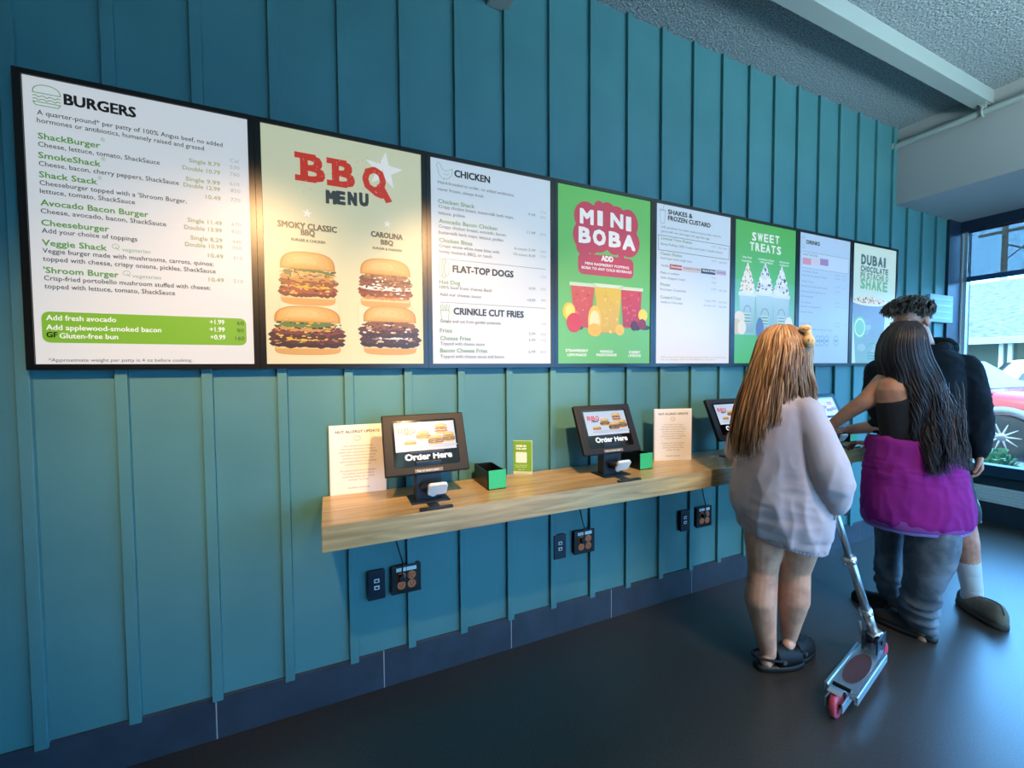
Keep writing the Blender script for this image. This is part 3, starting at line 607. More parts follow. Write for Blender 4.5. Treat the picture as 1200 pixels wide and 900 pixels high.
for a in (792, 812, 834, 878): A.line([(z(a, 718)[0]+.028*math.cos(k*PI/6), z(a, 718)[1]+.036*math.sin(k*PI/6)) for k in range(13)], .006, '#7fa6c8', 1); A.rect(z(a-6, 718)[0], z(a+6, 718)[0], z(a, 724)[1], z(a, 712)[1], '#7fa6c8', 1.1)
cx, cz = z(726, 250); A.line([(cx-.018, cz+.025), (cx+.018, cz+.025), (cx+.012, cz-.045), (cx-.012, cz-.045), (cx-.018, cz+.025)], .0025, '#8a9aa0', 1); A.line([(cx, cz+.025), (cx+.012, cz+.06)], .003, '#8a9aa0', 1)
fin(A, 'picture')
# ---- board 8 : pistachio shake
x0, x1, fin = menu_board(7, 'pale mint poster board with one tall shake, last in the row', '#cfe9df', '#c2e2da')
z8 = zz(960, 260, 10.0); A = Art()
for s, a, c, e, h, col in (('DUBAI', 490, 490, 818, .068, '#4a6c74'), ('CHOCOLATE', 483, 575, 810, .040, '#4f7078'), ('PISTACHIO', 480, 655, 810, .042, '#6ba08a'), ('SHAKE', 480, 775, 806, .070, '#74b996')):
    n = len(s); st = (e-a)/n
    for k, ch in enumerate(s):
        (xa, za), (xb, _) = z8(a+k*st, c+k*st*.16), z8(a+k*st+st*.82, c); A.text(ch, xa, za, h, col, width=(xb-xa)*(.3 if ch == 'I' else .9), bold=.045, layer=3)
fin(A, 'lettering')
Bk = Art(); xc = (x0+x1)/2-.03
(cxx, ct) = z(1047, 535); xc = cxx-.03; hw = .235; cb = BZ0+.001
Bk.poly([(xc-hw*.74, cb), (xc+hw*.74, cb), (xc+hw, ct), (xc-hw, ct)], ['#7fb0b0', '#7fb0b0', '#7688a8', '#7688a8'], 2)
Bk.disc(xc, ct, hw*1.06, .035, '#d8e6e4', 2.4, n=28); Bk.disc(xc, ct+.006, hw*.95, .028, '#e6d8c4', 2.6, n=28)
rng = random.Random(8)
for k in range(60): t = rng.uniform(0, 2*PI); r = math.sqrt(rng.random()); Bk.disc(xc+hw*.88*r*math.cos(t), ct+.008+.022*r*math.sin(t), .012*rng.uniform(.4, 1), .007, rng.choice(('#a9764a', '#8fae62', '#f2e8d8', '#6b4a34')), 2.8+.003*k, n=6, wob=.3, rng=rng)
for r, col in ((.085, '#6fbf9c'), (.07, '#d8efe2'), (.06, '#7cc4a2')): Bk.disc(z(986, 655)[0]+.01, z(986, 655)[1], r, r, col, 3+(.1-r)*10, n=20)
Bk.line([(xc+.05+.07*math.cos(PI*k/10), ct-.36+.04*math.sin(PI*k/10)) for k in range(11)], .006, '#5f9a98', 3)
for q in range(3): Bk.rect(xc-.02, xc+.12, ct-.40-q*.022, ct-.39-q*.022, '#5f9a98', 3)
for k in range(9): Bk.disc(xc+rng.uniform(-.12, .12), ct-rng.uniform(.1, .5), .05, .03, rng.choice(('#8296b4', '#86a8b4', '#98b8b8')), 2.2+.01*k, n=10, wob=.25, rng=rng)
fin(Bk, 'picture')
# ================================================================== shelf, kiosks and what stands on the shelf
ST = 0.879
M_wood = bpy.data.materials.new('pale oak'); M_wood.use_nodes = True
def _wood():
    nt = M_wood.node_tree; N = nt.nodes; L = nt.links; b = N['Principled BSDF']
    tc = N.new('ShaderNodeTexCoord'); mp = N.new('ShaderNodeMapping'); mp.inputs['Scale'].default_value = (1.1, 14, 14); L.new(tc.outputs['Object'], mp.inputs[0])
    n = N.new('ShaderNodeTexNoise'); n.inputs['Scale'].default_value = 3.2; n.inputs['Detail'].default_value = 7; n.inputs['Distortion'].default_value = .6; L.new(mp.outputs[0], n.inputs['Vector'])
    r = N.new('ShaderNodeValToRGB'); e = r.color_ramp.elements; e[0].position = .32; e[0].color = lin('#9c8257'); e[1].position = .68; e[1].color = lin('#c6ab77'); L.new(n.outputs[0], r.inputs[0])
    L.new(r.outputs[0], b.inputs['Base Color']); b.inputs['Roughness'].default_value = .32; b.inputs['Coat Weight'].default_value = .25; b.inputs['Coat Roughness'].default_value = .12
_wood()
b = B(); box(b, -0.031, 3.36, -0.3725, -0.0192, 0.790, ST, bev=.003)
shelf = obj('counter_shelf', b, M_wood); tag(shelf, 'long thick pale oak counter shelf fixed to the teal wall', 'shelf')

M_kf = mat('dark grey tablet case', '#141518', .5, spec=.25); M_kpost = mat('blue black steel stand', '#0f1a26', .35)
M_kart = mat('tablet screen', '#ffffff', .3, attr=True, emit=.95, base_mul=.05)
M_rdr = mat('white card reader plastic', '#d9dcd9', .35)
KT, KBt = Vector((0, -.15, 1.2105)), Vector((0, -.25, .9875))
kup = (KT-KBt); KH = kup.length; kup.normalize(); kn = Vector((0, -kup.z, kup.y)); kn = kn if kn.y < 0 else -kn
KW = .333
def kiosk(x, label):
    t = empty('order_kiosk', (x, -.25, ST), label, 'kiosk', 'ordering tablets on the oak shelf')
    o = Vector((0, 0, KBt.z-ST))                 # local: bottom middle of the case
    Mx = frame_matrix(o, (1, 0, 0), kup, kn)     # x right, y up the case, z out
    b = B(); t_ = .022
    prism(b, [(-KW/2, 0), (KW/2, 0), (KW/2, KH), (-KW/2, KH)], -t_, Mx, bev=.004)
    obj('case', b, M_kf, t, local=True)
    u0, u1, v0, v1 = -KW/2+.036, KW/2-.036, .030, KH-.026
    b = B(); p = []
    for cx, cy, a in ((u1-.01, v0+.01, -90), (u1-.01, v1-.01, 0), (u0+.01, v1-.01, 90), (u0+.01, v0+.01, 180)):
        for k in range(5): q = math.radians(a+k*22.5); p.append((cx+.01*math.cos(q), cy+.01*math.sin(q)))
    prism(b, p, .0012, Mx); g = obj('screen_glass', b, mat('black tablet glass', '#050608', .06), t, local=True)
    A = Art(); s0, s1, w0, w1 = u0+.009, u1-.009, v0+.061, v1-.009
    A.poly([(s0, w0), (s1, w0), (s1, w1), (s0, w1)], ['#ccd6e6', '#ccd6e6', '#b9cbe2', '#b9cbe2'], 0)
    fx = lambda f: s0+(s1-s0)*f
    fy = lambda f: w1-(w1-w0)*f
    A.disc(fx(.36), fy(.86), .06, .008, '#b4c2da', .5); A.disc(fx(.7), fy(.86), .08, .007, '#b9c6dc', .5)
    for k, ch in enumerate('BBQ'): A.text(ch, fx(.06+k*.1), fy(.36), .020, '#d8284a', width=.0195, bold=.035)
    A.text('MENU', fx(.15), fy(.45), .009, '#3a4048', width=.036, bold=.06)
    rng = random.Random(21)
    for f, g_, wd, hh, st in ((.46, .62, .056, .036, 1), (.77, .46, .054, .042, 2), (.66, .82, .062, .038, 3), (.955, .76, .05, .042, 1), (.24, .78, .05, .018, 0)):
        burger(A, min(fx(f), s1-wd*.56), fy(g_), wd, hh, st, rng, 1)
    A.text('Order Here', fx(.14), v0+.026, .024, '#f2f4f6', width=(s1-s0)*.76, bold=.05, layer=2)
    A.text('Tap anywhere to start', fx(.42), v0+.0165, .0035, '#9098a4', width=.06, layer=2); A.rect(fx(.36), fx(.68), v0+.009, v0+.0115, '#c9d0da', 2)
    mp = lambda u, v, l: Mx @ Vector((u, v, .0015+l))
    A.build('screen_picture', mp, M_kart, t, step=.00012)
    b = B(); box(b, -.055, .055, .005, .019, .0003, .0025, M=Mx); st = obj('sticker', b, mat('grey brown sticker', '#6d6a62', .5), t, local=True)
    A = Art(); A.text('Tap or insert card', -.048, .009, .006, '#e6e2d6', width=.085, bold=.03); A.build('sticker_lettering', lambda u, v, l: Mx @ Vector((u, v, .0026+l)), M_art, st, step=.0001)
    # stand
    b = B()
    prism(b, [(-.052, -.026), (.052, -.026), (.052, .026), (-.052, .026)], .0001, Matrix.Translation((0, .0, 0)))
    b.free(); b = B()
    box(b, -.052, .052, .012, .062, .002, .155, bev=.004); box(b, -.07, .07, .03, .065, .15, .19, bev=.004)
    obj('post', b, M_kpost, t, local=True)
    b = B(); box(b, -.075, .075, -.03, .085, 0, .006, bev=.002); box(b, -.02, .02, -.10, -.02, 0, .004, bev=.001); obj('base_plate', b, M_kpost, t, local=True)
    b = B(); box(b, -.062, .062, -.119, -.098, 0, .008, bev=.002); obj('foot_bar', b, M_black, t, local=True)
    # card reader cradle
    b = B(); box(b, -.02, .02, -.03, .02, .035, .05, bev=.003)
    lathe(b, [(.022, 0), (.026, .004), (.026, .012), (.022, .016)], Matrix.Translation((-.01, -.015, .052)))
    ck = obj('reader_cradle', b, M_kpost, t, local=True)
    b = B(); Rm = Matrix.Translation((.022, -.042, .05)) @ Matrix.Rotation(math.radians(-58), 4, 'X')
    p = []
    for cx, cy, a in ((.026, -.016, -90), (.026, .016, 0), (-.026, .016, 90), (-.026, -.016, 180)):
        for k in range(5): q = math.radians(a+k*22.5); p.append((cx+.012*math.cos(q), cy+.012*math.sin(q)))
    prism(b, p, .014, Rm, bev=.003)
    tube(b, [Rm @ Vector((-.012+.012*math.cos(q), .026+.012*math.sin(q), .007)) for q in np.linspace(0, PI, 9)], .003)
    obj('card_reader', b, M_rdr, t, local=True, label='white card reader')
    return t
KS = []
for k, (x, lab) in enumerate(((.355, 'dark tablet order kiosk nearest the left end of the oak shelf'), (1.245, 'dark tablet order kiosk between the small green card and the right-hand notice'), (2.128, 'dark tablet order kiosk half hidden behind the blonde person'), (3.010, 'dark tablet order kiosk the two far people are reaching to'))):
    KS.append(kiosk(x, lab))

# open-topped black holders with a green front card
M_tray = mat('black card tray', '#0b0c0d', .3); M_gcard = mat('green card', '#2fae6a', .4); M_clear = mat('clear acrylic edge', '#cfd8d4', .15)
def tray(x, label, rz=0):
    t = empty('card_holder', (x, -.225, ST), label, 'card holder', 'black card holders with green front cards', rz=rz)
    b = B(); w_, d_, h_ = .083, .175, .078; th = .0035
    box(b, -w_/2, w_/2, 0, d_, 0, th); box(b, -w_/2, -w_/2+th, 0, d_, 0, h_); box(b, w_/2-th, w_/2, 0, d_, 0, h_); box(b, -w_/2, w_/2, d_-th, d_, 0, h_); box(b, -w_/2, w_/2, 0, th, 0, h_-.014)
    obj('tray', b, M_tray, t, local=True)
    b = B(); box(b, -w_/2+.002, w_/2-.001, -.004, -.001, .004, h_+.006, bev=.001, seg=1); obj('front_card', b, M_gcard, t, local=True, label='green card front')
    b = B()
    for k in range(5): box(b, -w_/2+.008, w_/2-.008, .012+k*.006, .0155+k*.006, .004, h_-.012)
    obj('card_stack', b, M_clear, t, local=True)
tray(.650, 'black card holder with green front beside the left-hand kiosk'); tray(1.462, 'black card holder with green front partly behind the middle kiosk'); tray(3.275, 'black card holder with green front near the far end of the shelf')

# white notices
M_paper = mat('white notice paper', '#e2dfd8', .35, coat=.3); M_ink = mat('printed ink', '#ffffff', .5, attr=True)
def notice(cx, cy, rz, label):
    t = empty('notice_sign', (cx, cy, ST), label, 'sign', 'white upright notices on the shelf', rz=rz)
    b = B(); box(b, -.108, .108, -.002, .002, 0, .285, bev=.0008, seg=1); obj('sheet', b, M_paper, t, local=True)
    b = B(); box(b, -.111, .111, .002, .005, 0, .287); box(b, -.111, .111, .005, .05, 0, .003); obj('acrylic_back', b, M_clear, t, local=True)
    A = Art(); A.text('NUT ALLERGY UPDATE', 0, .254, .0105, '#4c5a3c', width=.172, bold=.03, align='c')
    for r in (.011, .007): A.line([(-.003+r*1.3*math.cos(k*PI/8), .231+r*math.sin(k*PI/8)) for k in range(17)], .0012, '#8a9a7c')
    for k, (s, wd) in enumerate((('Our limited time Dubai', .115), ('Chocolate Pistachio Shake is', .135), ('made with real pistachios. While', .15), ('we follow strict procedures to', .135), ('prevent cross-contact, we', .12), ('cannot guarantee a completely', .145), ('nut-free environment.', .1), ('', 0), ('For guests with severe allergies,', .14), ('we advise caution before', .12), ('ordering. Please ask a team', .125), ('member for help.', .08))):
        if s: A.text(s, 0, .197-k*.0128, .0062, '#6f7068', width=wd, align='c')
    A.text('SHAKE SHACK', 0, .022, .0065, '#8a9a7c', width=.085, bold=.02, align='c')
    A.build('lettering', lambda u, v, l: (u, -.0022-l, v), M_ink, t, step=.00015)
notice(.108, -.027, math.radians(-3), 'white paper notice standing at the left end of the oak shelf')
notice(1.740, -.128, math.radians(-17), 'white paper notice standing between the second and third kiosks')
# green card in clear stand (its square code is left off, as a plain cream patch)
t = empty('card_stand', (.853, -.036, ST), 'small green card in a clear stand on the oak shelf', 'card stand', rz=math.radians(-32))
b = B(); box(b, -.055, .055, -.0025, .0025, 0, .165, bev=.001, seg=1); box(b, -.055, .055, -.002, .035, 0, .003); obj('acrylic', b, mat('clear acrylic', '#b9c6a8', .1), t, local=True)
A = Art(); A.rect(-.049, .052, .014, .162, '#6f9f2c', 1); A.rrect(-.026, .028, .056, .108, .004, '#e6e2cc', 2)
A.text('ORDER ON', 0, .134, .0085, '#f0f2e2', width=.05, bold=.04, align='c'); A.text('THE APP', 0, .120, .0085, '#f0f2e2', width=.052, bold=.04, align='c')
A.text('scan to skip the line', 0, .042, .006, '#dfe6c0', width=.06, align='c'); A.text('and earn rewards', 0, .033, .006, '#dfe6c0', width=.052, align='c'); A.text('sign up', 0, .021, .005, '#e6ecd0', width=.03, align='c')
A.line([(-.04+.012*math.cos(k*PI/8), .062+.012*math.sin(k*PI/8)) for k in range(4, 13)], .0025, '#e6ecd0', 2)
A.build('printed_card', lambda u, v, l: (u, -.0026-l, v), M_ink, t, step=.0002)

# wall plates under the shelf
M_orange = mat('orange socket', '#d06a3a', .45)
def data_plate(x0, x1, z0, z1, label):
    t = empty('data_plate', ((x0+x1)/2, -.02, z0), label, 'wall plate', 'dark blue two-port plates under the shelf')
    b = B(); box(b, x0, x1, -.026, -.0195 if True else 0, z0, z1, bev=.002); box(b, x0+.004, x1-.004, -.0196, -.0002, z0+.004, z1-.004); obj('plate', b, mat('navy plate', '#0d1b2a', .35), t)
    cx = (x0+x1)/2
    for q in (.34, .58):
        zc = z0+(z1-z0)*(1-q); b = B(); box(b, cx-.011, cx+.011, -.028, -.0255, zc-.0085, zc+.0085, bev=.001, seg=1); obj('jack', b, M_rdr, t)
        b = B(); box(b, cx-.006, cx+.006, -.0292, -.0278, zc-.004, zc+.004); obj('jack_opening', b, M_black, t)
OUT = []
def outlet(x0, x1, z0, z1, label):
    t = empty('power_outlet', ((x0+x1)/2, -.02, z0), label, 'power outlet', 'black four-socket outlets under the shelf')
    b = B(); box(b, x0, x1, -.027, -.0195, z0, z1, bev=.002); box(b, x0+.004, x1-.004, -.0196, -.0002, z0+.004, z1-.004); obj('plate', b, M_black, t)
    w_, h_ = x1-x0, z1-z0
    for fx in (.33, .68):
        b = B(); box(b, x0+w_*fx-.021, x0+w_*fx+.021, -.0284, -.0265, z0+h_*.80, z0+h_*.93); obj('label_strip', b, M_rdr, t)
        for fz in (.31, .62):
            cx, cz = x0+w_*fx, z0+h_*fz
            plugged = fx < .5 and fz > .5
            b = B(); lathe(b, [(.0185, 0), (.0185, .002), (.017, .003)], Matrix.Translation((cx, -.0265, cz)) @ Matrix.Rotation(PI/2, 4, 'X'), 20); s = obj('socket', b, M_orange, t)
            b = B()
            for dx in (-.006, .006): box(b, cx+dx-.0012, cx+dx+.0012, -.0299, -.0292, cz-.001, cz+.008)
            cyl(b, (cx, -.0292, cz-.007), (cx, -.0299, cz-.007), .0028, seg=10); obj('slots', b, M_black, s)
    OUT.append(t)
PL = []
for n, (xa, lab) in enumerate(((.136, 'left-hand'), (1.043, 'middle'), (1.912, 'right-hand'))):
    data_plate(xa, xa+.071, .408, .533, 'navy two-port data plate on teal wall below the %s kiosk' % {'left-hand': 'leftmost', 'middle': 'second', 'right-hand': 'third'}[lab])
    xo = (.232, 1.163, 2.040)[n]
    outlet(xo, xo+.128, .41, .535, 'black power outlet with orange sockets under the shelf below the %s kiosk' % ('leftmost', 'second', 'third')[n])
    b = B(); cx = xo+.128*.33; cz = .41+.125*.62
    pts = [(cx, -.05, cz+.008), (cx, -.055, cz+.03), (cx+.004, -.05, cz+.07), (cx-.012, -.048, cz+.13), (cx-.03, -.05, cz+.2), (cx-.035, -.06, .787)]
    sm = []
    for q in range(len(pts)-1):
        for s in range(4): sm.append(Vector(pts[q]).lerp(Vector(pts[q+1]), s/4))
    sm.append(Vector(pts[-1])); tube(b, sm, .0035); box(b, cx-.013, cx+.013, -.055, -.0296, cz-.012, cz+.012, bev=.004)
    obj('power_cord', b, M_black, OUT[n])
b = B(); xh = 2.21
tube(b, [(xh, -.05, .788), (xh, -.05, .745), (xh-.004, -.05, .737), (xh-.05, -.05, .735)], .003); box(b, xh-.02, xh+.02, -.065, -.035, .778, .7895, bev=.002)
tag(obj('cable_clip', b, M_rdr), 'small white cable clip hanging under the shelf edge near the blonde person', 'cable clip')
# ================================================================== people
UPV = Vector((0, 0, 1))
class Stand:
    """a place on the floor: points are measured in the upright plane through it, 'off' metres further from the viewpoint"""
    def __init__(s, base):
        s.base = Vector((base[0], base[1], 0)); d = Vector((base[0]-CAM.x, base[1]-CAM.y, 0)); s.D = d.length; s.u = d.normalized()
    def J(s, px, py, off=0.0):
        v = ray(px, py); return CAM+v*((s.D+off)/Vector((v.x, v.y, 0)).dot(s.u))

def solid(bm, voxel, smooth=4, disp=None, name='tmp'):
    """closed shells -> one continuous surface"""
    me = bpy.data.meshes.new(name); bmesh.ops.recalc_face_normals(bm, faces=bm.faces[:]); bm.to_mesh(me); bm.free()
    o = bpy.data.objects.new(name, me); COL.objects.link(o)
    md = o.modifiers.new('r', 'REMESH'); md.mode = 'VOXEL'; md.voxel_size = voxel
    if smooth: sm = o.modifiers.new('s', 'SMOOTH'); sm.factor = .5; sm.iterations = smooth
    dg = bpy.context.evaluated_depsgraph_get(); dg.update()
    m2 = bpy.data.meshes.new_from_object(o.evaluated_get(dg))
    bpy.data.objects.remove(o); bpy.data.meshes.remove(me)
    if disp:
        n = len(m2.vertices); co = np.empty(n*3, np.float32); m2.vertices.foreach_get('co', co); co = co.reshape(-1, 3)
        no = np.empty(n*3, np.float32); m2.vertex_normals.foreach_get('vector', no); no = no.reshape(-1, 3)
        d = np.array([disp(Vector(c)) for c in co], np.float32); co = co+no*d[:, None]
        m2.vertices.foreach_set('co', co.ravel()); m2.update()
    b = bmesh.new(); b.from_mesh(m2); bpy.data.meshes.remove(m2); return b
def loft(bm, rings, R, F, n=28, power=2.0):
    """rings: (centre, half width, half depth, tilt) round the body's own axes"""
    out = []
    for c, a, d, *t in rings:
        r_ = (R+UPV*(t[0] if t else 0)); q = []
        for k in range(n):
            an = 2*PI*k/n; x = math.copysign(abs(math.cos(an))**(2/power), math.cos(an)); y = math.copysign(abs(math.sin(an))**(2/power), math.sin(an))
            q.append(Vector(c)+r_*(a*x)+F*(d*y))
        out.append(q)
    skinrings(bm, out)
def ridged(p, s, st=(1, 1, 1)):
    return 1-2*abs(noise.noise(Vector((p.x*s*st[0], p.y*s*st[1], p.z*s*st[2]))))
def head(bm, c, R, F, U, s=1.0):
    """cranium, face, jaw, nose, lips, brows, ears about the head's middle"""
    ax = (R, F, U)
    P = lambda x, y, z: Vector(c)+(R*x+F*y+U*z)*s
    ell(bm, P(0, -.012, .035), (.074*s, .094*s, .083*s), ax)
    ell(bm, P(0, .030, -.030), (.060*s, .066*s, .080*s), ax)
    ell(bm, P(0, .050, -.078), (.042*s, .042*s, .036*s), ax, 2)
    cap(bm, P(0, .080, -.100), .014*s, P(0, .082, -.094), .016*s)
    cap(bm, P(0, .090, .016), .008*s, P(0, .110, -.026), .012*s)
    for sx in (-1, 1):
        cap(bm, P(sx*.012, .100, -.030), .008*s, P(sx*.012, .096, -.034), .008*s)
        cap(bm, P(sx*.014, .091, .024), .009*s, P(sx*.046, .078, .022), .009*s); cap(bm, P(sx*.018, .0855, .0125), .0055*s, P(sx*.043, .0800, .0105), .0055*s)
        ell(bm, P(sx*.040, .066, -.022), (.024*s, .022*s, .024*s), ax, 2)
        ell(bm, P(sx*.030, .080, .006), (.014*s, .012*s, .010*s), ax, 2)
        ell(bm, P(sx*.076, -.006, -.006), (.009*s, .018*s, .031*s), ax, 2)
        cap(bm, P(sx*.080, -.014, .018), .006*s, P(sx*.080, -.016, -.012), .006*s)
    for z_, r_ in ((-.058, .0065), (-.067, .0075)):
        cap(bm, P(-.018, .086, z_), r_*.7*s, P(0, .093, z_), r_*s); cap(bm, P(0, .093, z_), r_*s, P(.018, .086, z_), r_*.7*s)
def hand(bm, wrist, d, n, side, curl=.5, s=1.0, spread=.12):
    """palm from the wrist along d, palm faces n; side = direction of the thumb"""
    d = Vector(d).normalized(); n = (Vector(n)-d*Vector(n).dot(d)).normalized(); t = Vector(side); t = (t-d*t.dot(d)-n*t.dot(n)).normalized()
    wq = Vector(wrist)
    for k in range(4):
        o = (1.5-k)*.0185*s
        a = wq+d*.012*s+t*o*.7; m = wq+d*(.086-.004*abs(k-1))*s+t*o
        cap(bm, a, .0125*s, m, .0105*s, 10)
        L = (.040, .044, .041, .033)[k]*s; dd = (d+t*spread*(1.5-k)*.3).normalized(); p = m; cu = 0
        for q, (fr, rr) in enumerate(((1, .0092), (.68, .0085), (.55, .0076))):
            cu += curl*(.75 if q == 0 else 1.0); v = dd*math.cos(cu)+n*math.sin(cu); e = p+v*L*fr; cap(bm, p, rr*s, e, rr*.92*s, 10); p = e
    b0 = wq+d*.025*s+t*.024*s; b1 = b0+(d*.6+t*.75+n*.35).normalized()*.036*s; b2 = b1+(d*.9+t*.25+n*.45).normalized()*.032*s; b3 = b2+(d*.9+t*-.05+n*.5).normalized()*.024*s
    cap(bm, b0, .015*s, b1, .0115*s, 10); cap(bm, b1, .0112*s, b2, .0098*s, 10); cap(bm, b2, .0098*s, b3, .0085*s, 10)
def strands(name, lines, m, parent, n=5):
    """lines: (points, radius, colour) -> one mesh of locks"""
    V = []; Fc = []; C_ = []; off = OFF[parent.name]
    for pts, r, c, *c2 in lines:
        ca = lin(c); cb = lin(c2[0]) if c2 else ca
        b0 = len(V); L = len(pts); up = None
        for i, p in enumerate(pts):
            t = (pts[min(i+1, L-1)]-pts[max(i-1, 0)]).normalized()
            if up is None: up, _, _ = basis(t)
            x = (up-t*up.dot(t)).normalized(); y = t.cross(x); up = x
            f = i/(L-1); rr = r*(1-.75*max(0, (f-.7)/.3)) * (1.0 if i else .6)
            for k in range(n): V.append(p+(x*math.cos(2*PI*k/n)+y*math.sin(2*PI*k/n))*rr-off); g_ = max(0, min(1, (f-.25)/.5)); C_.append(tuple(ca[q]*(1-g_)+cb[q]*g_ for q in range(4)))
        for i in range(L-1):
            for k in range(n): Fc.append((b0+i*n+k, b0+i*n+(k+1) % n, b0+(i+1)*n+(k+1) % n, b0+(i+1)*n+k))
    me = bpy.data.meshes.new(name); me.from_pydata(V, [], Fc)
    at = me.color_attributes.new('Col', 'FLOAT_COLOR', 'POINT'); at.data.foreach_set('color', np.array(C_, np.float32).ravel())
    me.polygons.foreach_set('use_smooth', [True]*len(me.polygons)); me.materials.append(m); me.update()
    o = bpy.data.objects.new(name, me); COL.objects.link(o); o.parent = parent; OFF[o.name] = off; return o
def crv(keys, n):
    """smooth curve through key points"""
    K = [Vector(k) for k in keys]; K = [K[0]*2-K[1]]+K+[K[-1]*2-K[-2]]; out = []
    m = len(K)-3
    for i in range(n+1):
        t = i/n*m; j = min(int(t), m-1); t -= j; a, b_, c, d = K[j:j+4]
        out.append(.5*((2*b_)+(c-a)*t+(a*2-b_*5+c*4-d)*t*t+(b_*3-a-c*3+d)*t**3))
    return out
M_skin = mat('skin', '#d29a7c', .5, sss=.15, bump=(300, .06, .001), vary=(14, '#a8705c', .45, .8))
M_skin2 = mat('tanned skin', '#b57f62', .5, sss=.15, bump=(300, .06, .001), vary=(14, '#8d5d4a', .45, .8))
M_skin3 = mat('ruddy skin', '#d0967e', .5, sss=.15, bump=(300, .06, .001), vary=(18, '#ab6a58', .4, .75))
M_hair = mat('hair', '#ffffff', .42, attr=True, spec=.4)
M_eye = mat('eye', '#e8e6e2', .15); M_iris = mat('dark iris', '#2a1c14', .15)
def eyes(parent, c, R, F, U, s=1.0):
    for sx in (-1, 1):
        p = Vector(c)+(R*(sx*.031)+F*.0785+U*.004)*s
        b = B(); ell(b, p, (.0105*s,)*3, (R, F, U), 2); e = obj('eye', b, M_eye, parent, True)
        b = B(); ell(b, p+F*.0082*s-U*.0012*s, (.0046*s, .0030*s, .0046*s), (R, F, U), 2); obj('iris', b, M_iris, e, True)

def clog(parent, heel, toe, width, M_, strap=True, height=.074, low=False, slipper=False, name='shoe', seam=None):
    heel, toe = Vector(heel), Vector(toe); heel.z = toe.z = 0
    d = (toe-heel); L = d.length; d.normalize(); s = Vector((-d.y, d.x, 0))
    wid = lambda f: width/2*(.72+.28*math.sin(min(1, max(0, (f-.1)/.75))*PI*.9)) * (1 if f < .8 else math.sqrt(max(.05, 1-((f-.8)/.21)**2))) * (math.sqrt(max(.12, 1-((.12-f)/.13)**2)) if f < .12 else 1)
    fs = [0, .02, .05, .1, .18, .3, .42, .55, .68, .78, .86, .92, .96, .985, 1.0]
    b = B(); rings = []
    for f in fs:
        c = heel+d*(L*f); wv = wid(f); rings.append([c+s*(wv*x)+UPV*z for x, z in ((-.96, .0), (.96, .0), (1.03, .012), (1.0, .026), (-1.0, .026), (-1.03, .012))])
    skinrings(b, rings); bmesh.ops.recalc_face_normals(b, faces=b.faces[:])
    sole = obj('sole', b, M_[1], parent, True)
    b = B(); rings = []
    f0 = .02 if slipper else .36
    for i in range(15):
        f = f0+(1.0-f0)*i/14; c = heel+d*(L*f); wv = wid(f)*.99
        g = (f-f0)/(1-f0); hh = height*(1.06-.5*g*g)*(1 if g < .85 else math.sqrt(max(.06, 1-((g-.85)/.16)**2)))
        if slipper: hh = height*(.62 if f < .3 else .62+.42*math.sin((f-.3)/.7*PI*.62))*(1 if f < .86 else math.sqrt(max(.05, 1-((f-.86)/.145)**2)))
        rings.append([c+s*(wv*math.cos(PI*k/12))+UPV*(.022+hh*math.sin(PI*k/12)**.75) for k in range(13)])
    skinrings(b, rings, cap=False); t_ = b
    V = [[]]
    # close underside
    me = bmesh.new(); rr = [r+[r[-1].lerp(r[0], .5)-UPV*.004] for r in rings]; skinrings(me, rr); b.free(); b = me
    bmesh.ops.recalc_face_normals(b, faces=b.faces[:])
    up = obj('upper', b, M_[0], parent, True)
    if seam:
        b = B(); tube(b, [heel+d*(L*f)+UPV*(.024+height*(.62+.42*math.sin((f-.3)/.7*PI*.62))*(1 if f < .86 else math.sqrt(max(.05, 1-((f-.86)/.145)**2)))) for f in np.linspace(.36, .98, 14)], .0022, 6); obj('seam', b, seam, up)
    if strap:
        b = B(); pts = []
        for k in range(17):
            a = PI*k/16; f = .44-.48*math.sin(a); pts.append(heel+d*(L*f)+s*(wid(.3)*1.04*math.cos(a))+UPV*(.052+.014*math.sin(a)))
        tube(b, pts, .0065, 8); obj('heel_strap', b, M_[0], parent, True)
        for sx in (-1, 1):
            b = B(); p = heel+d*(L*.45)+s*(wid(.45)*sx*1.0)+UPV*.05; cyl(b, p, p+s*sx*.007, .009, seg=14); obj('strap_rivet', b, M_[2], parent)
        b = B()
        for q, f in enumerate((.6, .7, .8, .88)):
            for x in ((-.5, 0, .5) if q % 2 == 0 else (-.28, .28)):
                g = (f-.36)/.64; hh = height*(1.06-.5*g*g)*(1 if g < .85 else math.sqrt(max(.06, 1-((g-.85)/.16)**2)))
                th = math.acos(x); p = heel+d*(L*f)+s*(wid(f)*.99*x)+UPV*(.0222+hh*math.sin(th)**.75); ell(b, p, (.006, .006, .0022), (d, s, UPV), 1)
        obj('vent_hole', b, M_black, up)['kind'] = 'stuff'
    return sole

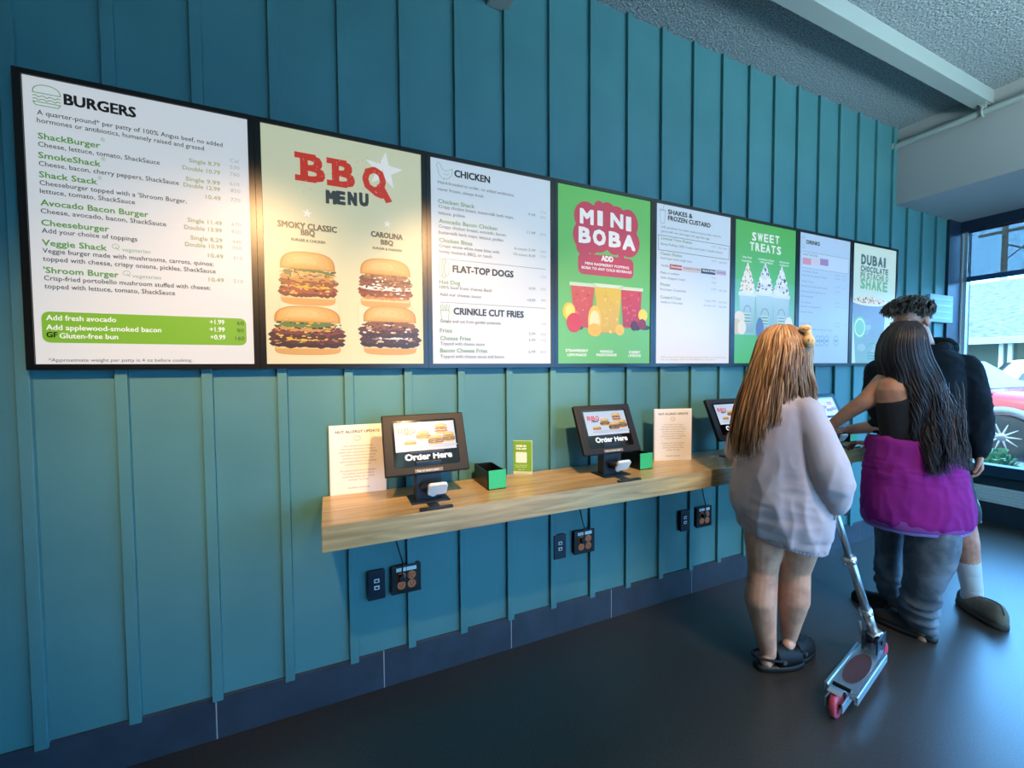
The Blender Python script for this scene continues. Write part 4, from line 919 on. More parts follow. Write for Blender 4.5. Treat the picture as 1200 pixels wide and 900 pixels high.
# ---------------------------------------------------------------- person in the lilac-grey sweatshirt
S1 = Stand((1.86, -0.63)); J = S1.J
F1 = Vector((.93, .37, 0)).normalized(); R1 = Vector((F1.y, -F1.x, 0))
HC = J(921, 414, .02)
p1 = empty('person', tuple(S1.base), 'person with long blonde hair and pale lilac sweatshirt, back turned, holding the scooter', 'person')
b = B()
hipL, kneeL, calfL, ankL = J(897, 588, -.01), J(894, 668, -.01), J(891, 702, -.035), J(900, 764, -.01)
hipR, kneeR, calfR, ankR = J(940, 590, .03), J(932, 667, .05), J(930, 700, .04), J(925, 745, .09)
chain(b, [hipL, hipL.lerp(kneeL, .55), kneeL, calfL, calfL.lerp(ankL, .55), ankL], [.080, .082, .062, .067, .048, .035], 18)
chain(b, [hipR, hipR.lerp(kneeR, .55), kneeR, calfR, calfR.lerp(ankR, .55), ankR], [.094, .088, .060, .065, .046, .033], 18)
cap(b, ankL+R1*-.0-F1*.03-UPV*.03, .026, ankL+F1*.10-UPV*.055, .026); cap(b, ankR-F1*.03-UPV*.03, .025, ankR+F1*.10-UPV*.05, .026)
pelv = hipL.lerp(hipR, .5)
loft(b, [(pelv-UPV*.05, .11, .09), (pelv+UPV*.05, .135, .11), (pelv+UPV*.17, .125, .09), (pelv+UPV*.30, .135, .09), (pelv+UPV*.42, .14, .085), (pelv+UPV*.48, .08, .06)], R1, F1)
shL1, shR1 = J(887, 484, .02), J(949, 486, -.05)
neck = J(919, 462, .02); chain(b, [neck-UPV*.06, neck, HC-UPV*.06], [.055, .047, .05])
elR, wrR = J(972, 548, -.06), J(978, 586, -.05)
chain(b, [shR1, elR, wrR], [.05, .042, .030])
GRIP = J(977, 603, -.06)
elL = J(868, 528, .11); wrL = J(880, 508, .32); chain(b, [shL1, elL, wrL], [.05, .04, .028])
hand(b, wrR, GRIP-wrR+F1*.03, -R1, F1, .75, .92); hand(b, wrL, F1, -UPV, R1, .25, .92)
head(b, HC, R1, F1, UPV, .94)
bd = obj('body', solid(b, .0055, 3), M_skin, p1, True)
eyes(bd, HC, R1, F1, UPV, .94)
# sweatshirt: body, sleeves and ribbed bands
M_sw = mat('lilac grey cotton fleece', '#c4b2b4', .9, spec=.2, bump=(420, .25, .002), vary=(5, '#b8a6aa', .35, .7))
b = B(); mpx = 1/300.0
RG = [(921, 456, 19, .062, 0), (920, 464, 30, .085, 0), (919, 476, 43, .115, .02), (917, 492, 46, .125, .04), (915, 515, 49, .132, .06), (914, 545, 52, .14, .08), (914, 578, 55, .146, .12), (914, 598, 56, .148, .15), (915, 610, 53, .143, .17), (915, 614, 50, .138, .18), (915, 619, 49.5, .136, .18), (915, 625, 48.5, .133, .18)]
loft(b, [(J(x, y, .02), h*mpx/.96*1.0, d, -t) for x, y, h, d, t in RG], R1, F1, 40)
chain(b, [J(944, 482, -.04), J(957, 512, -.06), J(970, 546, -.075), J(975, 564, -.07), J(978, 579, -.055)], [.062, .066, .070, .069, .052], 20)
cap(b, J(979, 580, -.055), .044, J(979, 588, -.052), .040)
chain(b, [J(890, 482, .03), J(872, 515, .08), J(868, 528, .12), J(878, 512, .28)], [.066, .07, .068, .045], 18)
hemz = J(917, 617, .02).z
def fold1(p):
    q = p-S1.base; h = p.z
    a = max(0, min(1, (1.18-h)/.35)); v = .011*a*ridged(q, 8, (1, 1, .2))+.005*ridged(q+Vector((3, 1, 2)), 19, (1, 1, .4))*(.3+.7*a)
    v += .005*max(0, 1-abs(h-.80)/.2)*ridged(q+Vector((7, 0, 0)), 14, (.5, .5, 1.6))
    return v
sw = obj('sweatshirt', solid(b, .0075, 5, fold1), M_sw, p1, True)
b = B(); loft(b, [(J(915, y, .02), h*mpx/.96, d, -.18) for y, h, d in ((611.5, 52.2, .140), (616, 52.5, .141), (622, 51.5, .138), (629, 50, .135))], R1, F1, 60)
def rib(p): return .0022*math.sin(math.atan2((p-S1.base).dot(R1), (p-S1.base).dot(F1))*70)
obj('hem_band', solid(b, .005, 1, rib), M_sw, sw, True)
b = B(); cap(b, J(979, 583, -.055), .045, J(979.5, 592, -.052), .043); obj('cuff', b, M_sw, sw, True)
b = B(); loft(b, [(J(921, 453, .02), .072, .066), (J(921, 460, .02), .078, .072)], R1, F1, 40); obj('collar', solid(b, .005, 2), M_sw, sw, True)
# shorts just under the sweatshirt hem
b = B(); loft(b, [(pelv+UPV*.10, .135, .11), (pelv-UPV*.02, .145, .115)], R1, F1, 30); obj('shorts', b, M_black, p1, True)
# hair
rng = random.Random(4); LN = []
ROWS = [(380.5, 908, 926), (386, 897, 938), (394, 889, 945.5), (408, 884, 950.5), (430, 877, 950), (455, 868, 952), (480, 861, 953), (505, 856, 952), (536, 853, 950)]
def hair1(px, py, s, lift):
    f = 1-abs(2*s-1)**2.2
    prof = {380.5: -.005, 386: -.06, 394: -.088, 408: -.108, 430: -.112, 455: -.108, 480: -.122, 505: -.15, 536: -.165}
    ys = sorted(prof); v = ys[0]
    for a, c in zip(ys[:-1], ys[1:]):
        if py <= c or c == ys[-1]: t = min(1.2, (py-a)/(c-a)); v = prof[a]+(prof[c]-prof[a])*t; break
    return J(px, py, .02+v*(.25+.75*f)-lift)
def lerp_row(py, s):
    for (y0, l0, r0), (y1, l1, r1) in zip(ROWS[:-1], ROWS[1:]):
        if py <= y1: t = (py-y0)/(y1-y0); return (l0+(l1-l0)*t)*(1-s)+(r0+(r1-r0)*t)*s
    return ROWS[-1][1]*(1-s)+ROWS[-1][2]*s
tones1d = ['#6e5138', '#5b4331', '#7c5c40', '#8a6847']
tones1 = ['#a37f58', '#94704c', '#b08e66', '#7d6047', '#8a6a4e', '#bc9f7c', '#6c5440', '#a08060']
for k in range(900):
    s = rng.random(); lay = rng.random()
    if s < .6: tip = 497+40*math.sin(PI*min(1, (s+.12)/.6))*rng.uniform(.72, 1.02)+rng.uniform(-6, 4)
    elif s < .8: tip = rng.uniform(452, 476)
    else: tip = rng.uniform(462, 505) if rng.random() < .6 else rng.uniform(445, 470)
    ph = rng.uniform(0, 6.3); amp = rng.uniform(.3, 1.5)
    pts = []; n = 18
    lift = -.03*(1-lay)
    for i in range(n+1):
        py = 380.5+(tip-380.5)*(i/n)**1.15
        se = s if py < 440 else s+(0.06*math.sin(ph)*((py-440)/90))
        px = lerp_row(py, min(1.02, max(-.02, se)))+amp*math.sin(ph+i*.55)*(i/n)
        if s > .64 and py > 440: px += (py-440)*(.12 if s > .8 else .0)
        pts.append(hair1(px, py, s, lift+.004*math.sin(ph*3+i)))
    c = tones1[int(rng.random()**1.1*len(tones1))]
    LN.append((pts, rng.uniform(.0022, .0046), c, rng.choice(tones1d) if rng.random() < .75 else c))
for k in range(180):      # the sides and front of the head
    s = rng.choice((0, 1)); a = rng.uniform(-.3, 1.0); top = HC+UPV*(.113)+F1*rng.uniform(-.03, .06)
    side = R1*(1 if s else -1)
    e1 = HC+side*.088+F1*(a*.06)+UPV*.03; e2 = HC+side*.09+F1*(a*.055-.01)-UPV*.06; e3 = HC+side*(.10+.02*rng.random())+F1*(a*.04-.02)-UPV*rng.uniform(.14, .26)
    LN.append((crv([top, top.lerp(e1, .55)+UPV*.02, e1, e2, e3], 10), rng.uniform(.004, .007), rng.choice(tones1)))
strands('hair', LN, M_hair, p1)
b = B(); ell(b, HC+UPV*.03-F1*.012, (.074, .092, .081), (R1, F1, UPV)); obj('scalp_hair', b, mat('dark blonde scalp', '#8d6540', .6), p1, True)
# hair clip : pale plush with a rounded ear and a snout
M_plush = mat('cream plush', '#dcbf8f', .9, bump=(300, .6, .004)); M_plush2 = mat('tan plush', '#b98a4c', .9, bump=(300, .6, .004))
b = B(); pe = J(944, 385, -.02); fx = (ray(1, 0)-ray(0, 0)).normalized()
ell(b, pe, (.026, .016, .018), (CR, CF, UPV)); ell(b, J(946.5, 392, -.02), (.014, .02, .018), (CR, CF, UPV)); ell(b, J(947.5, 400, -.03), (.024, .026, .026), (CR, CF, UPV)); ell(b, J(951, 403, -.035), (.013, .013, .013), (CR, CF, UPV))
hc_ = obj('hair_clip', solid(b, .004, 2), M_plush, p1, True, label='cream plush hair clip')
b = B(); ell(b, J(945, 385, -.035), (.016, .006, .009), (CR, CF, UPV)); obj('clip_ear', b, M_plush2, hc_, True)
b = B(); ell(b, J(948, 398, -.056), (.0035, .003, .0045), (CR, CF, UPV)); ell(b, J(952, 399, -.05), (.0035, .003, .0045), (CR, CF, UPV)); ell(b, J(950, 406, -.048), (.012, .004, .0035), (CR, CF, UPV)); obj('clip_marking', b, M_plush2, hc_, True)
# clogs
M_cl = (mat('black foam clog', '#0a0c10', .6, spec=.3), mat('black foam sole', '#0d1117', .5), mat('grey rivet', '#4a5058', .4))
h1 = ankL-F1*.055; tdir = Vector((.95, -.30, 0)).normalized()
for ank, td, nm in ((ankL, Vector((.96, -.28, 0)).normalized(), 'left'), (ankR, Vector((.99, .02, 0)).normalized(), 'right')):
    sh = empty('shoe', (ank.x, ank.y, 0)); sh.parent = p1; sh.location = Vector((ank.x, ank.y, 0))-OFF[p1.name]; OFF[sh.name] = Vector((ank.x, ank.y, 0))
    a = Vector((ank.x, ank.y, 0)); clog(sh, a-td*.065, a+td*.175, .098, M_cl)

# ---------------------------------------------------------------- scooter
M_chrome = mat('polished aluminium', '#d3dbe0', .34, metal=1.0); M_steel = mat('grey steel', '#aab3b9', .4, metal=1.0)
M_pinkw = mat('pink wheel', '#c24a5e', .4); M_grip_t = mat('dark red grip tape', '#3f2022', .8, bump=(500, .6, .002)); M_bolt = mat('dark bolt', '#2b3036', .4, metal=1)
rw = G(979, 839, 0); fw = G(1027, 771, 0); rw.z = fw.z = 0
sx_ = (fw-rw).normalized(); sy_ = Vector((-sx_.y, sx_.x, 0)); SL = (fw-rw).length
t = empty('kick_scooter', tuple(rw), 'silver folding kick scooter with pink wheels and a dark red deck pad', 'scooter')
Q = lambda x, y, z: rw+sx_*x+sy_*y+UPV*z
WR = .050
def wheel(c, ax, nm):
    x, y, a = basis(ax); Mw = frame_matrix(c, x, y, a); b = B()
    lathe(b, [(WR*.66, -.011), (WR*.9, -.012), (WR, -.007), (WR, .007), (WR*.9, .012), (WR*.66, .011), (WR*.66, -.011)], Mw, 32); wq = obj('wheel', b, M_pinkw, t, True)
    b = B(); lathe(b, [(.008, -.012), (.016, -.012), (.016, .012), (.008, .012)], Mw, 18)
    for k in range(5):
        an = 2*PI*k/5; p = Vector(c)+(x*math.cos(an)+y*math.sin(an)); b2 = (x*math.cos(an)+y*math.sin(an)); cap(b, Vector(c)+b2*.013, .005, Vector(c)+b2*WR*.72, .006, 8)
    obj('hub', b, mat('dark pink hub', '#8f2c44', .4), wq, True)
    b = B(); cyl(b, Vector(c)-a*.022, Vector(c)+a*.022, .006, seg=12); obj('axle', b, M_bolt, wq)
wheel(Q(0, 0, WR), sy_, 'rear')
steer = math.radians(-34); fa = (sx_*math.cos(steer)+sy_*math.sin(steer)); fl = Vector((-fa.y, fa.x, 0))
wheel(Q(SL, 0, WR), fl, 'front')
# deck: shallow channel with rounded rim
dk0, dk1 = .055, SL-.10; dz = .074
b = B(); Md = frame_matrix(Q(0, 0, dz), sx_, sy_, UPV)
box(b, dk0+.03, dk1, -.050, .050, -.006, .004, bev=.002, M=Md)
for s in (-1, 1): box(b, dk0, dk1+.02, s*.050-.006, s*.050+.006, -.026, .009, bev=.003, M=Md)
prism(b, [(dk1-.005, -.050), (dk1+.075, -.018), (dk1+.075, .018), (dk1-.005, .050)], .012, Md @ Matrix.Translation((0, 0, -.006)), bev=.002)
for s in (-1, 1): box(b, -.025, dk0+.05, s*.026-.003, s*.026+.003, -.036, .0, bev=.001, M=Md)
box(b, dk0, dk0+.035, -.045, .045, -.012, .002, bev=.002, M=Md)
obj('deck', b, M_chrome, t)
b = B(); cx = (dk0+dk1)/2+.01
prism(b, [(cx+.135*math.cos(2*PI*k/32), .036*math.copysign(abs(math.sin(2*PI*k/32))**.8, math.sin(2*PI*k/32))) for k in range(32)], .0016, Md @ Matrix.Translation((0, 0, .0042))); obj('grip_pad', b, M_grip_t, t, label='dark red oval grip pad')
b = B(); rings = []
for k in range(9):
    a = math.radians(20+95*k/8); rings.append([Q(0, 0, WR)+sx_*((WR+r)*math.cos(a))+UPV*((WR+r)*math.sin(a))+sy_*y for r, y in ((.006, -.022), (.006, .022), (.009, .022), (.009, -.022))])
skinrings(b, rings); bmesh.ops.recalc_face_normals(b, faces=b.faces[:]); obj('rear_brake', b, M_chrome, t)
b = B(); cyl(b, Q(.07, -.03, dz+.012), Q(.07, .03, dz+.012), .008, seg=12); obj('brake_pivot', b, M_bolt, t)
# fork, folding joint, head tube, column, bar
top = W(977, 594, -.80); base_ = Q(SL-.035, 0, .115); ax = (top-base_).normalized()
b = B()
for s in (-1, 1):
    p = Q(SL, 0, WR)+fl*(s*.020); q = base_+fl*(s*.020)+ax*.03; cap(b, p, .011, q, .011, 10)
box(b, -.028, .028, -.028, .028, -.006, .010, bev=.003, M=frame_matrix(base_+ax*.03, fl, ax.cross(fl), ax)); obj('fork', b, M_chrome, t, True)
b = B(); cyl(b, base_+ax*.03, base_+ax*.17, .0195); obj('head_tube', b, M_chrome, t, True)
b = B()
for s in (-1, 1): box(b, -.085, .055, s*.026-.003, s*.026+.003, -.03, .045, bev=.006, M=frame_matrix(base_-UPV*.015, sx_, sy_, UPV))
cyl(b, base_+sy_*.036-sx_*.03, base_-sy_*.036-sx_*.03, .009, seg=14); obj('folding_joint', b, mat('dark joint', '#39424c', .35, metal=.8), t)
b = B(); cap(b, base_-sx_*.03+sy_*.04, .006, base_-sx_*.05+sy_*.045+UPV*.07, .007, 8); obj('lock_lever', b, M_chrome, t, True)
b = B(); cyl(b, base_+ax*.16, base_+ax*.47, .0165); cyl(b, base_+ax*.46, top, .0135); obj('steering_column', b, M_steel, t, True)
for f in (.165, .47):
    b = B(); p = base_+ax*f; cyl(b, p-ax*.014, p+ax*.014, .023, seg=20); q = fl*1.0; cyl(b, p-q*.03+sx_*-.018, p+q*.03+sx_*-.018, .005, seg=10); cap(b, p+q*.03-sx_*.018, .006, p+q*.033-sx_*.018-ax*.045, .005, 8); obj('clamp', b, M_chrome, t, True)
b = B(); cyl(b, top-fl*.055, top+fl*.055, .0125); obj('handlebar', b, M_steel, t, True)
for s in (-1, 1): b = B(); cyl(b, top+fl*s*.025, top+fl*s*.06, .0165); obj('handle_grip', b, M_pinkw if False else mat('dark grip foam', '#23262c', .8), t, True)
# ---------------------------------------------------------------- person with long dark hair, sweatshirt tied round the waist
S2 = Stand((2.74, -0.66)); J = S2.J
F2 = Vector((.55, .83, 0)).normalized(); R2 = Vector((F2.y, -F2.x, 0))
HC2 = J(1061, 408, .03)
p2 = empty('person', tuple(S2.base), 'person with long dark hair and a magenta sweatshirt tied over grey jeans, seen from behind', 'person')
b = B()
pelv = J(1072, 560, .0); wst = J(1069, 520, .0)
hL, hR = J(1050, 575, .05), J(1088, 578, -.02)
kL, kR = J(1042, 645, .13), J(1085, 655, -.04); aL, aR = J(1046, 698, .15), J(1075, 735, -.03)
chain(b, [hL, kL, aL], [.045, .03, .027], 14); chain(b, [hR, kR, aR], [.06, .045, .034], 14)
for a in (aL, aR): cap(b, a-F2*.03-UPV*.035, .027, a+F2*.1-UPV*.055, .026)
sL, sR = J(1037, 448, -.0), J(1090, 450, .0); chest = J(1066, 470, .0)
loft(b, [(pelv-UPV*.07, .13, .09), (pelv, .165, .12), (wst, .125, .085), (chest-UPV*.06, .135, .09), (chest+UPV*.06, .15, .09), (J(1064, 447, .0), .125, .075), (J(1064, 437, .0), .07, .055)], R2, F2)
chain(b, [J(1063, 446, .0), J(1063, 430, .01), HC2-UPV*.05], [.055, .048, .05])
chain(b, [sL-UPV*.01, sL, J(1015, 470, -.03), J(997, 481, -.02), J(975, 498, .02)], [.052, .052, .044, .038, .028], 16)
hand(b, J(975, 498, .02), J(965, 500, .08)-J(975, 498, .02), -UPV, -R2*.4+F2, .35, .92)
# right arm in front of the body, hand resting on the shelf edge
wr = J(1024, 521, .10); chain(b, [sR, J(1090, 492, .10), J(1062, 512, .2), wr], [.05, .042, .036, .027], 14)
hand(b, wr, J(1000, 517, .16)-wr, -UPV, F2, .5, .95)
head(b, HC2, R2, F2, UPV, .95)
bd = obj('body', solid(b, .0055, 3), M_skin2, p2, True)
eyes(bd, HC2, R2, F2, UPV, .95)
M_tank = mat('black rib knit', '#0a0d12', .85, bump=(350, .2, .002))
b = B(); loft(b, [(wst-UPV*.05, .14, .10), (wst+UPV*.04, .138, .098), (chest-UPV*.05, .143, .099), (chest-UPV*.01, .143, .1), (chest+UPV*.02, .11, .098), (chest+UPV*.045, .075, .094)], R2, F2)
for s in (-1, 1): chain(b, [chest+UPV*.0-F2*.088+R2*s*.05, chest+UPV*.07-F2*.086+R2*s*.062, chest+UPV*.118-F2*.03+R2*s*.07, chest+UPV*.118+F2*.02+R2*s*.07, chest+UPV*.04+F2*.088+R2*s*.06], [.011]*5, 10)
obj('tank_top', solid(b, .006, 3), M_tank, p2, True)
# tied sweatshirt
M_mag = mat('magenta fleece', '#8a1f78', .9, spec=.2, bump=(420, .25, .002), vary=(5, '#751a6c', .35, .7)); M_lav = mat('lavender hem', '#8d74b4', .85, bump=(300, .2, .002))
m2 = 1/283.0
b = B(); TG = [(1069, 513, 47, .12, .02), (1069, 520, 50, .135, .02), (1069, 535, 56, .15, .02), (1070, 555, 60, .165, .02), (1071, 575, 63, .175, .03), (1072, 592, 64.5, .18, .03), (1072, 604, 64, .18, .03), (1072, 609, 61, .17, .03)]
loft(b, [(J(x, y, .0), h*m2, d, t) for x, y, h, d, t in TG], R2, F2, 44)
cap(b, J(1030, 518, -.05), .03, J(1100, 524, -.06), .028); cap(b, J(1022, 516, .02), .032, J(1040, 518, -.1), .03); cap(b, J(1100, 524, -.06), .028, J(1114, 526, .02), .028)
for sgn in (-1, 1): chain(b, [wst+R2*sgn*.13+F2*.09-UPV*.02, wst+F2*.15-UPV*.04, wst+F2*.17+R2*sgn*.05-UPV*.25, wst+F2*.16+R2*sgn*.06-UPV*.4], [.035, .045, .035, .03])
def fold2(p):
    q = p-S2.base; a = max(0, min(1, (.86-p.z)/.2))
    v = .010*a*ridged(q, 8, (1, 1, .25))+.004*ridged(q+Vector((1, 4, 2)), 22, (1, 1, .5))
    return v+.007*max(0, 1-abs(p.z-.86)/.08)*ridged(q, 13, (.5, .5, 3))
tie = obj('tied_sweatshirt', solid(b, .0075, 4, fold2), M_mag, p2, True)
b = B(); loft(b, [(J(1072, y, .0), h*m2, d, .03) for y, h, d in ((600, 65.5, .183), (606, 65.5, .183), (612, 64, .178))], R2, F2, 60)
obj('hem_band', solid(b, .006, 2), mat('dark magenta rib', '#7d3a86', .9), tie, True)
b = B(); loft(b, [(J(1072, y, .0), h*m2, d, .03) for y, h, d in ((608, 62, .17), (616, 61.5, .168))], R2, F2, 60)
obj('shirt_tail', solid(b, .006, 1), M_lav, p2, True, label='lavender shirt tail')
# jeans
M_jean = mat('faded grey denim', '#434f5b', .85, bump=(600, .3, .0015), vary=(11, '#74808c', .4, .75))
b = B()
def leg(b, pts):
    rings = []
    for i, (x, y, off, w_, d_) in enumerate(pts): rings.append((J(x, y, off), w_*m2/2*1.0, d_))
    loft(b, rings, R2, F2, 26)
leg(b, [(1044, 585, .06, 38, .08), (1040, 615, .09, 28, .07), (1040, 640, .12, 24, .065), (1041, 665, .14, 23, .065), (1043, 685, .15, 23, .065), (1047, 698, .15, 22, .07), (1049, 704, .15, 18, .065)])
leg(b, [(1092, 585, -.03, 58, .10), (1093, 615, -.04, 54, .1), (1092, 640, -.05, 49, .1), (1087, 662, -.05, 45, .095), (1080, 690, -.04, 38, .085), (1076, 710, -.03, 34, .08), (1076, 724, -.03, 29, .075), (1078, 732, -.03, 22, .07)])
loft(b, [(pelv-UPV*.1, .19, .13), (pelv, .19, .14), (pelv+UPV*.08, .16, .11)], R2, F2)
def fold3(p):
    q = p-S2.base; a = max(0, min(1, (.32-p.z)/.15)); return .012*ridged(q, 8, (1, 1, .3))+.018*a*ridged(q+Vector((5, 0, 0)), 9, (.6, .6, 2.2))
obj('jeans', solid(b, .0075, 4, fold3), M_jean, p2, True)
# flat shoes
M_sl = (mat('black suede', '#0b0c10', .8), mat('black rubber', '#08090b', .6), M_bolt)
for ank, td, w_ in ((aL, (F2*.75-R2*.66).normalized(), .105), (aR, (F2*.72-R2*.69).normalized(), .1)):
    a = Vector((ank.x, ank.y, 0)); sh = empty('shoe', tuple(a)); sh.parent = p2; sh.location = a-OFF[p2.name]; OFF[sh.name] = a
    clog(sh, a-td*.075, a+td*.185, w_, M_sl, strap=False, height=.055)
# hair
rng = random.Random(9); LN = []
RW2 = [(374.5, 1058, 1072), (382, 1042, 1082), (392, 1033, 1087), (405, 1027, 1089.5), (420, 1025, 1094), (440, 1030, 1104), (470, 1040, 1118), (500, 1044, 1127), (530, 1050, 1132), (560, 1066, 1140)]
prof2 = {376: -.005, 382: -.07, 392: -.112, 405: -.128, 420: -.128, 440: -.115, 470: -.128, 500: -.135, 530: -.17, 560: -.205}
def rowx(rows_, py, s):
    for (y0, l0, r0), (y1, l1, r1) in zip(rows_[:-1], rows_[1:]):
        if py <= y1: t = (py-y0)/(y1-y0); return (l0+(l1-l0)*t)*(1-s)+(r0+(r1-r0)*t)*s
    return rows_[-1][1]*(1-s)+rows_[-1][2]*s
def prof_at(pr, py):
    ys = sorted(pr)
    for a, c in zip(ys[:-1], ys[1:]):
        if py <= c: t = (py-a)/(c-a); return pr[a]+(pr[c]-pr[a])*t
    return pr[ys[-1]]
tones2 = ['#15131a', '#1c181d', '#2a2226', '#100f15', '#3a2f33', '#241d20', '#4a3d40']
for k in range(1300):
    s = rng.random(); lay = rng.random(); ph = rng.uniform(0, 6.3); amp = rng.uniform(.6, 2.6)
    if s < .3: tip = 470+95*s/.3*rng.uniform(.6, 1)
    elif s < .7: tip = rng.uniform(515, 560)
    else: tip = rng.uniform(515, 552)
    n = 22; pts = []
    for i in range(n+1):
        py = 376+(tip-376)*(i/n)**1.2; f = 1-abs(2*s-1)**2.4
        g = max(0, (py-415)/140); px = rowx(RW2, py, s)+amp*math.sin(ph+py*.14)*g*2.1+4.2*math.sin(s*11+py*.11)*g
        pts.append(J(px, py, .02+prof_at(prof2, py)*(.25+.75*f)+.03*(1-lay)*min(1, i/4)+.012*math.sin(ph*2+py*.1)*g+.024*math.sin(s*17+py*.1)*g))
    LN.append((pts, rng.uniform(.0016, .0038), tones2[int(rng.random()**1.5*len(tones2))]))
for k in range(40):      # loose wisps on the right
    ph = rng.uniform(0, 6.3); x0 = rng.uniform(1100, 1126); y0 = rng.uniform(440, 500); tip = rng.uniform(535, 556)
    LN.append(([J(x0+(rng.uniform(0, 1)*.2+i/10)*(12)+2.5*math.sin(ph+i*.8), y0+(tip-y0)*i/10, -.12-.05*i/10) for i in range(11)], .0018, rng.choice(('#3a2f33', '#5a4a48', '#2a2226'))))
for k in range(160):
    s = rng.choice((0, 1)); a = rng.uniform(-.3, 1.0); topp = HC2+UPV*.112+F2*rng.uniform(-.04, .03); side = R2*(1 if s else -1)
    e1 = HC2+side*.088+F2*(a*.06)+UPV*.03; e2 = HC2+side*.092+F2*(a*.05-.01)-UPV*.06; e3 = HC2+side*.1+F2*(a*.04-.02)-UPV*rng.uniform(.14, .24)
    LN.append((crv([topp, topp.lerp(e1, .55)+UPV*.02, e1, e2, e3], 10), rng.uniform(.004, .007), rng.choice(tones2)))
strands('hair', LN, M_hair, p2)
b = B(); ell(b, HC2+UPV*.03-F2*.012, (.070, .086, .080), (R2, F2, UPV)); obj('scalp_hair', b, mat('black scalp hair', '#141218', .6), p2, True)

# ---------------------------------------------------------------- person in the black hoodie
S3 = Stand((3.22, -0.69)); J = S3.J
e3_ = Vector((S3.u.y, -S3.u.x, 0))            # sideways as seen from the viewpoint
F3 = (-S3.u*.86-e3_*.45).normalized(); R3 = Vector((F3.y, -F3.x, 0))
Fh = (-S3.u*.80-e3_*.55-UPV*.30).normalized(); Rh = Fh.cross(UPV).normalized(); Uh = Rh.cross(Fh)
HC3 = J(1068, 378, -.05)
p3 = empty('person', tuple(S3.base), 'person with short brown hair and black hoodie, facing the camera behind the dark-haired person', 'person')
b = B()
pelv = J(1086, 560, .0)
hL, hR = J(1110, 575, -.02), J(1070, 570, .0)           # own left is on the right of the picture
kL, kR = J(1131, 633, .02), J(1072, 640, .0); cL, cR = J(1133, 655, .06), J(1073, 665, .04); aL, aR = J(1139, 690, .07), J(1072, 698, .05)
chain(b, [hL, hL.lerp(kL, .6), kL, cL, aL], [.088, .072, .058, .056, .038], 16); chain(b, [hR, hR.lerp(kR, .6), kR, cR, aR], [.088, .07, .056, .056, .038], 16)
td3 = (Vector((-.1, -1, 0))*.8+e3_*.45).normalized()
TL = (G(1170, 719)-G(1130, 694)); TL.z = 0; TL.normalize()
cap(b, aL-TL*.02-UPV*.04, .03, aL+TL*.11-UPV*.06, .028); cap(b, aR-UPV*.04, .03, aR+F3*.11-UPV*.06, .028)
loft(b, [(pelv-UPV*.06, .15, .11), (pelv+UPV*.05, .145, .11), (pelv+UPV*.22, .13, .095), (pelv+UPV*.42, .145, .10), (pelv+UPV*.56, .14, .085), (pelv+UPV*.64, .08, .065)], R3, F3)
shL, shR = J(1127, 432, .0), J(1031, 436, -.0)
chain(b, [J(1080, 425, .0), J(1080, 405, -.01), HC3-Uh*.06-Fh*.02], [.065, .056, .056])
elL, wrL = J(1143, 484, .02), J(1146, 531, .0); chain(b, [shL, elL, wrL], [.058, .046, .030])
hand(b, wrL, Vector((0, 0, -1))+e3_*.10, F3*.3-e3_, F3, .75, 1.0)
elR, wrR = J(1038, 498, -.12), J(996, 503.5, -.14); chain(b, [shR, elR, wrR], [.058, .044, .029])
hand(b, wrR, J(975, 505, -.12)-wrR, -UPV, F3, .4, 1.0)
head(b, HC3, Rh, Fh, Uh, 1.0)
bd = obj('body', solid(b, .0055, 3), M_skin3, p3, True)
eyes(bd, HC3, Rh, Fh, Uh, 1.0)
M_hood = mat('black fleece', '#0b0f16', .9, spec=.25, bump=(400, .3, .002), vary=(5, '#10151d', .3, .7)); m3_ = 1/270.0
b = B(); HG = [(1081, 406, 22, .085), (1080, 414, 40, .11), (1079, 424, 50, .13), (1078, 445, 52, .15), (1077, 475, 52, .155), (1078, 505, 52, .155), (1080, 535, 52, .155), (1082, 552, 51, .15), (1083, 560, 49, .145)]
loft(b, [(J(x, y, .0), h*m3_, d) for x, y, h, d in HG], R3, F3, 36)
chain(b, [shL-UPV*.0, J(1134, 452, .01), elL, J(1146, 508, .01), J(1146, 524, .0)], [.075, .072, .064, .058, .048], 18)
chain(b, [shR, J(1026, 462, -.05), J(1040, 494, -.11), J(1027, 499, -.125)], [.075, .066, .058, .042], 18)
def fold4(p):
    q = p-S3.base; return .007*ridged(q, 8, (1, 1, .5))+.004*ridged(q+Vector((3, 1, 2)), 20)
hd = obj('hoodie', solid(b, .0075, 4, fold4), M_hood, p3, True)
b = B()
ring_ = [(J(1081, 408, .0)+R3*(.10*math.cos(a))+F3*(.085*math.sin(a))-UPV*(.035*math.sin(a)*(1 if math.sin(a) > 0 else -.4))) for a in np.linspace(0, 2*PI, 24, endpoint=False)]
tube(b, ring_, .026, 12, True); ell(b, J(1092, 410, .10), (.12, .06, .075), (R3, F3, UPV)); obj('hood', solid(b, .007, 3, fold4), M_hood, hd, True)
b = B(); cap(b, J(1146, 523, .0), .044, J(1146, 530, .0), .042); obj('cuff', b, M_hood, hd, True)
M_short = mat('black sports shorts', '#0b0e12', .7, bump=(300, .2, .002))
b = B(); loft(b, [(pelv+UPV*.06, .18, .14), (pelv-UPV*.05, .185, .145), (pelv-UPV*.12, .19, .145)], R3, F3)
for h_, k_, o in ((hL, kL, 0), (hR, kR, 0)): cap(b, h_, .105, h_.lerp(k_, .42), .098, 18)
sho = obj('shorts', solid(b, .0075, 4, fold4), M_short, p3, True)
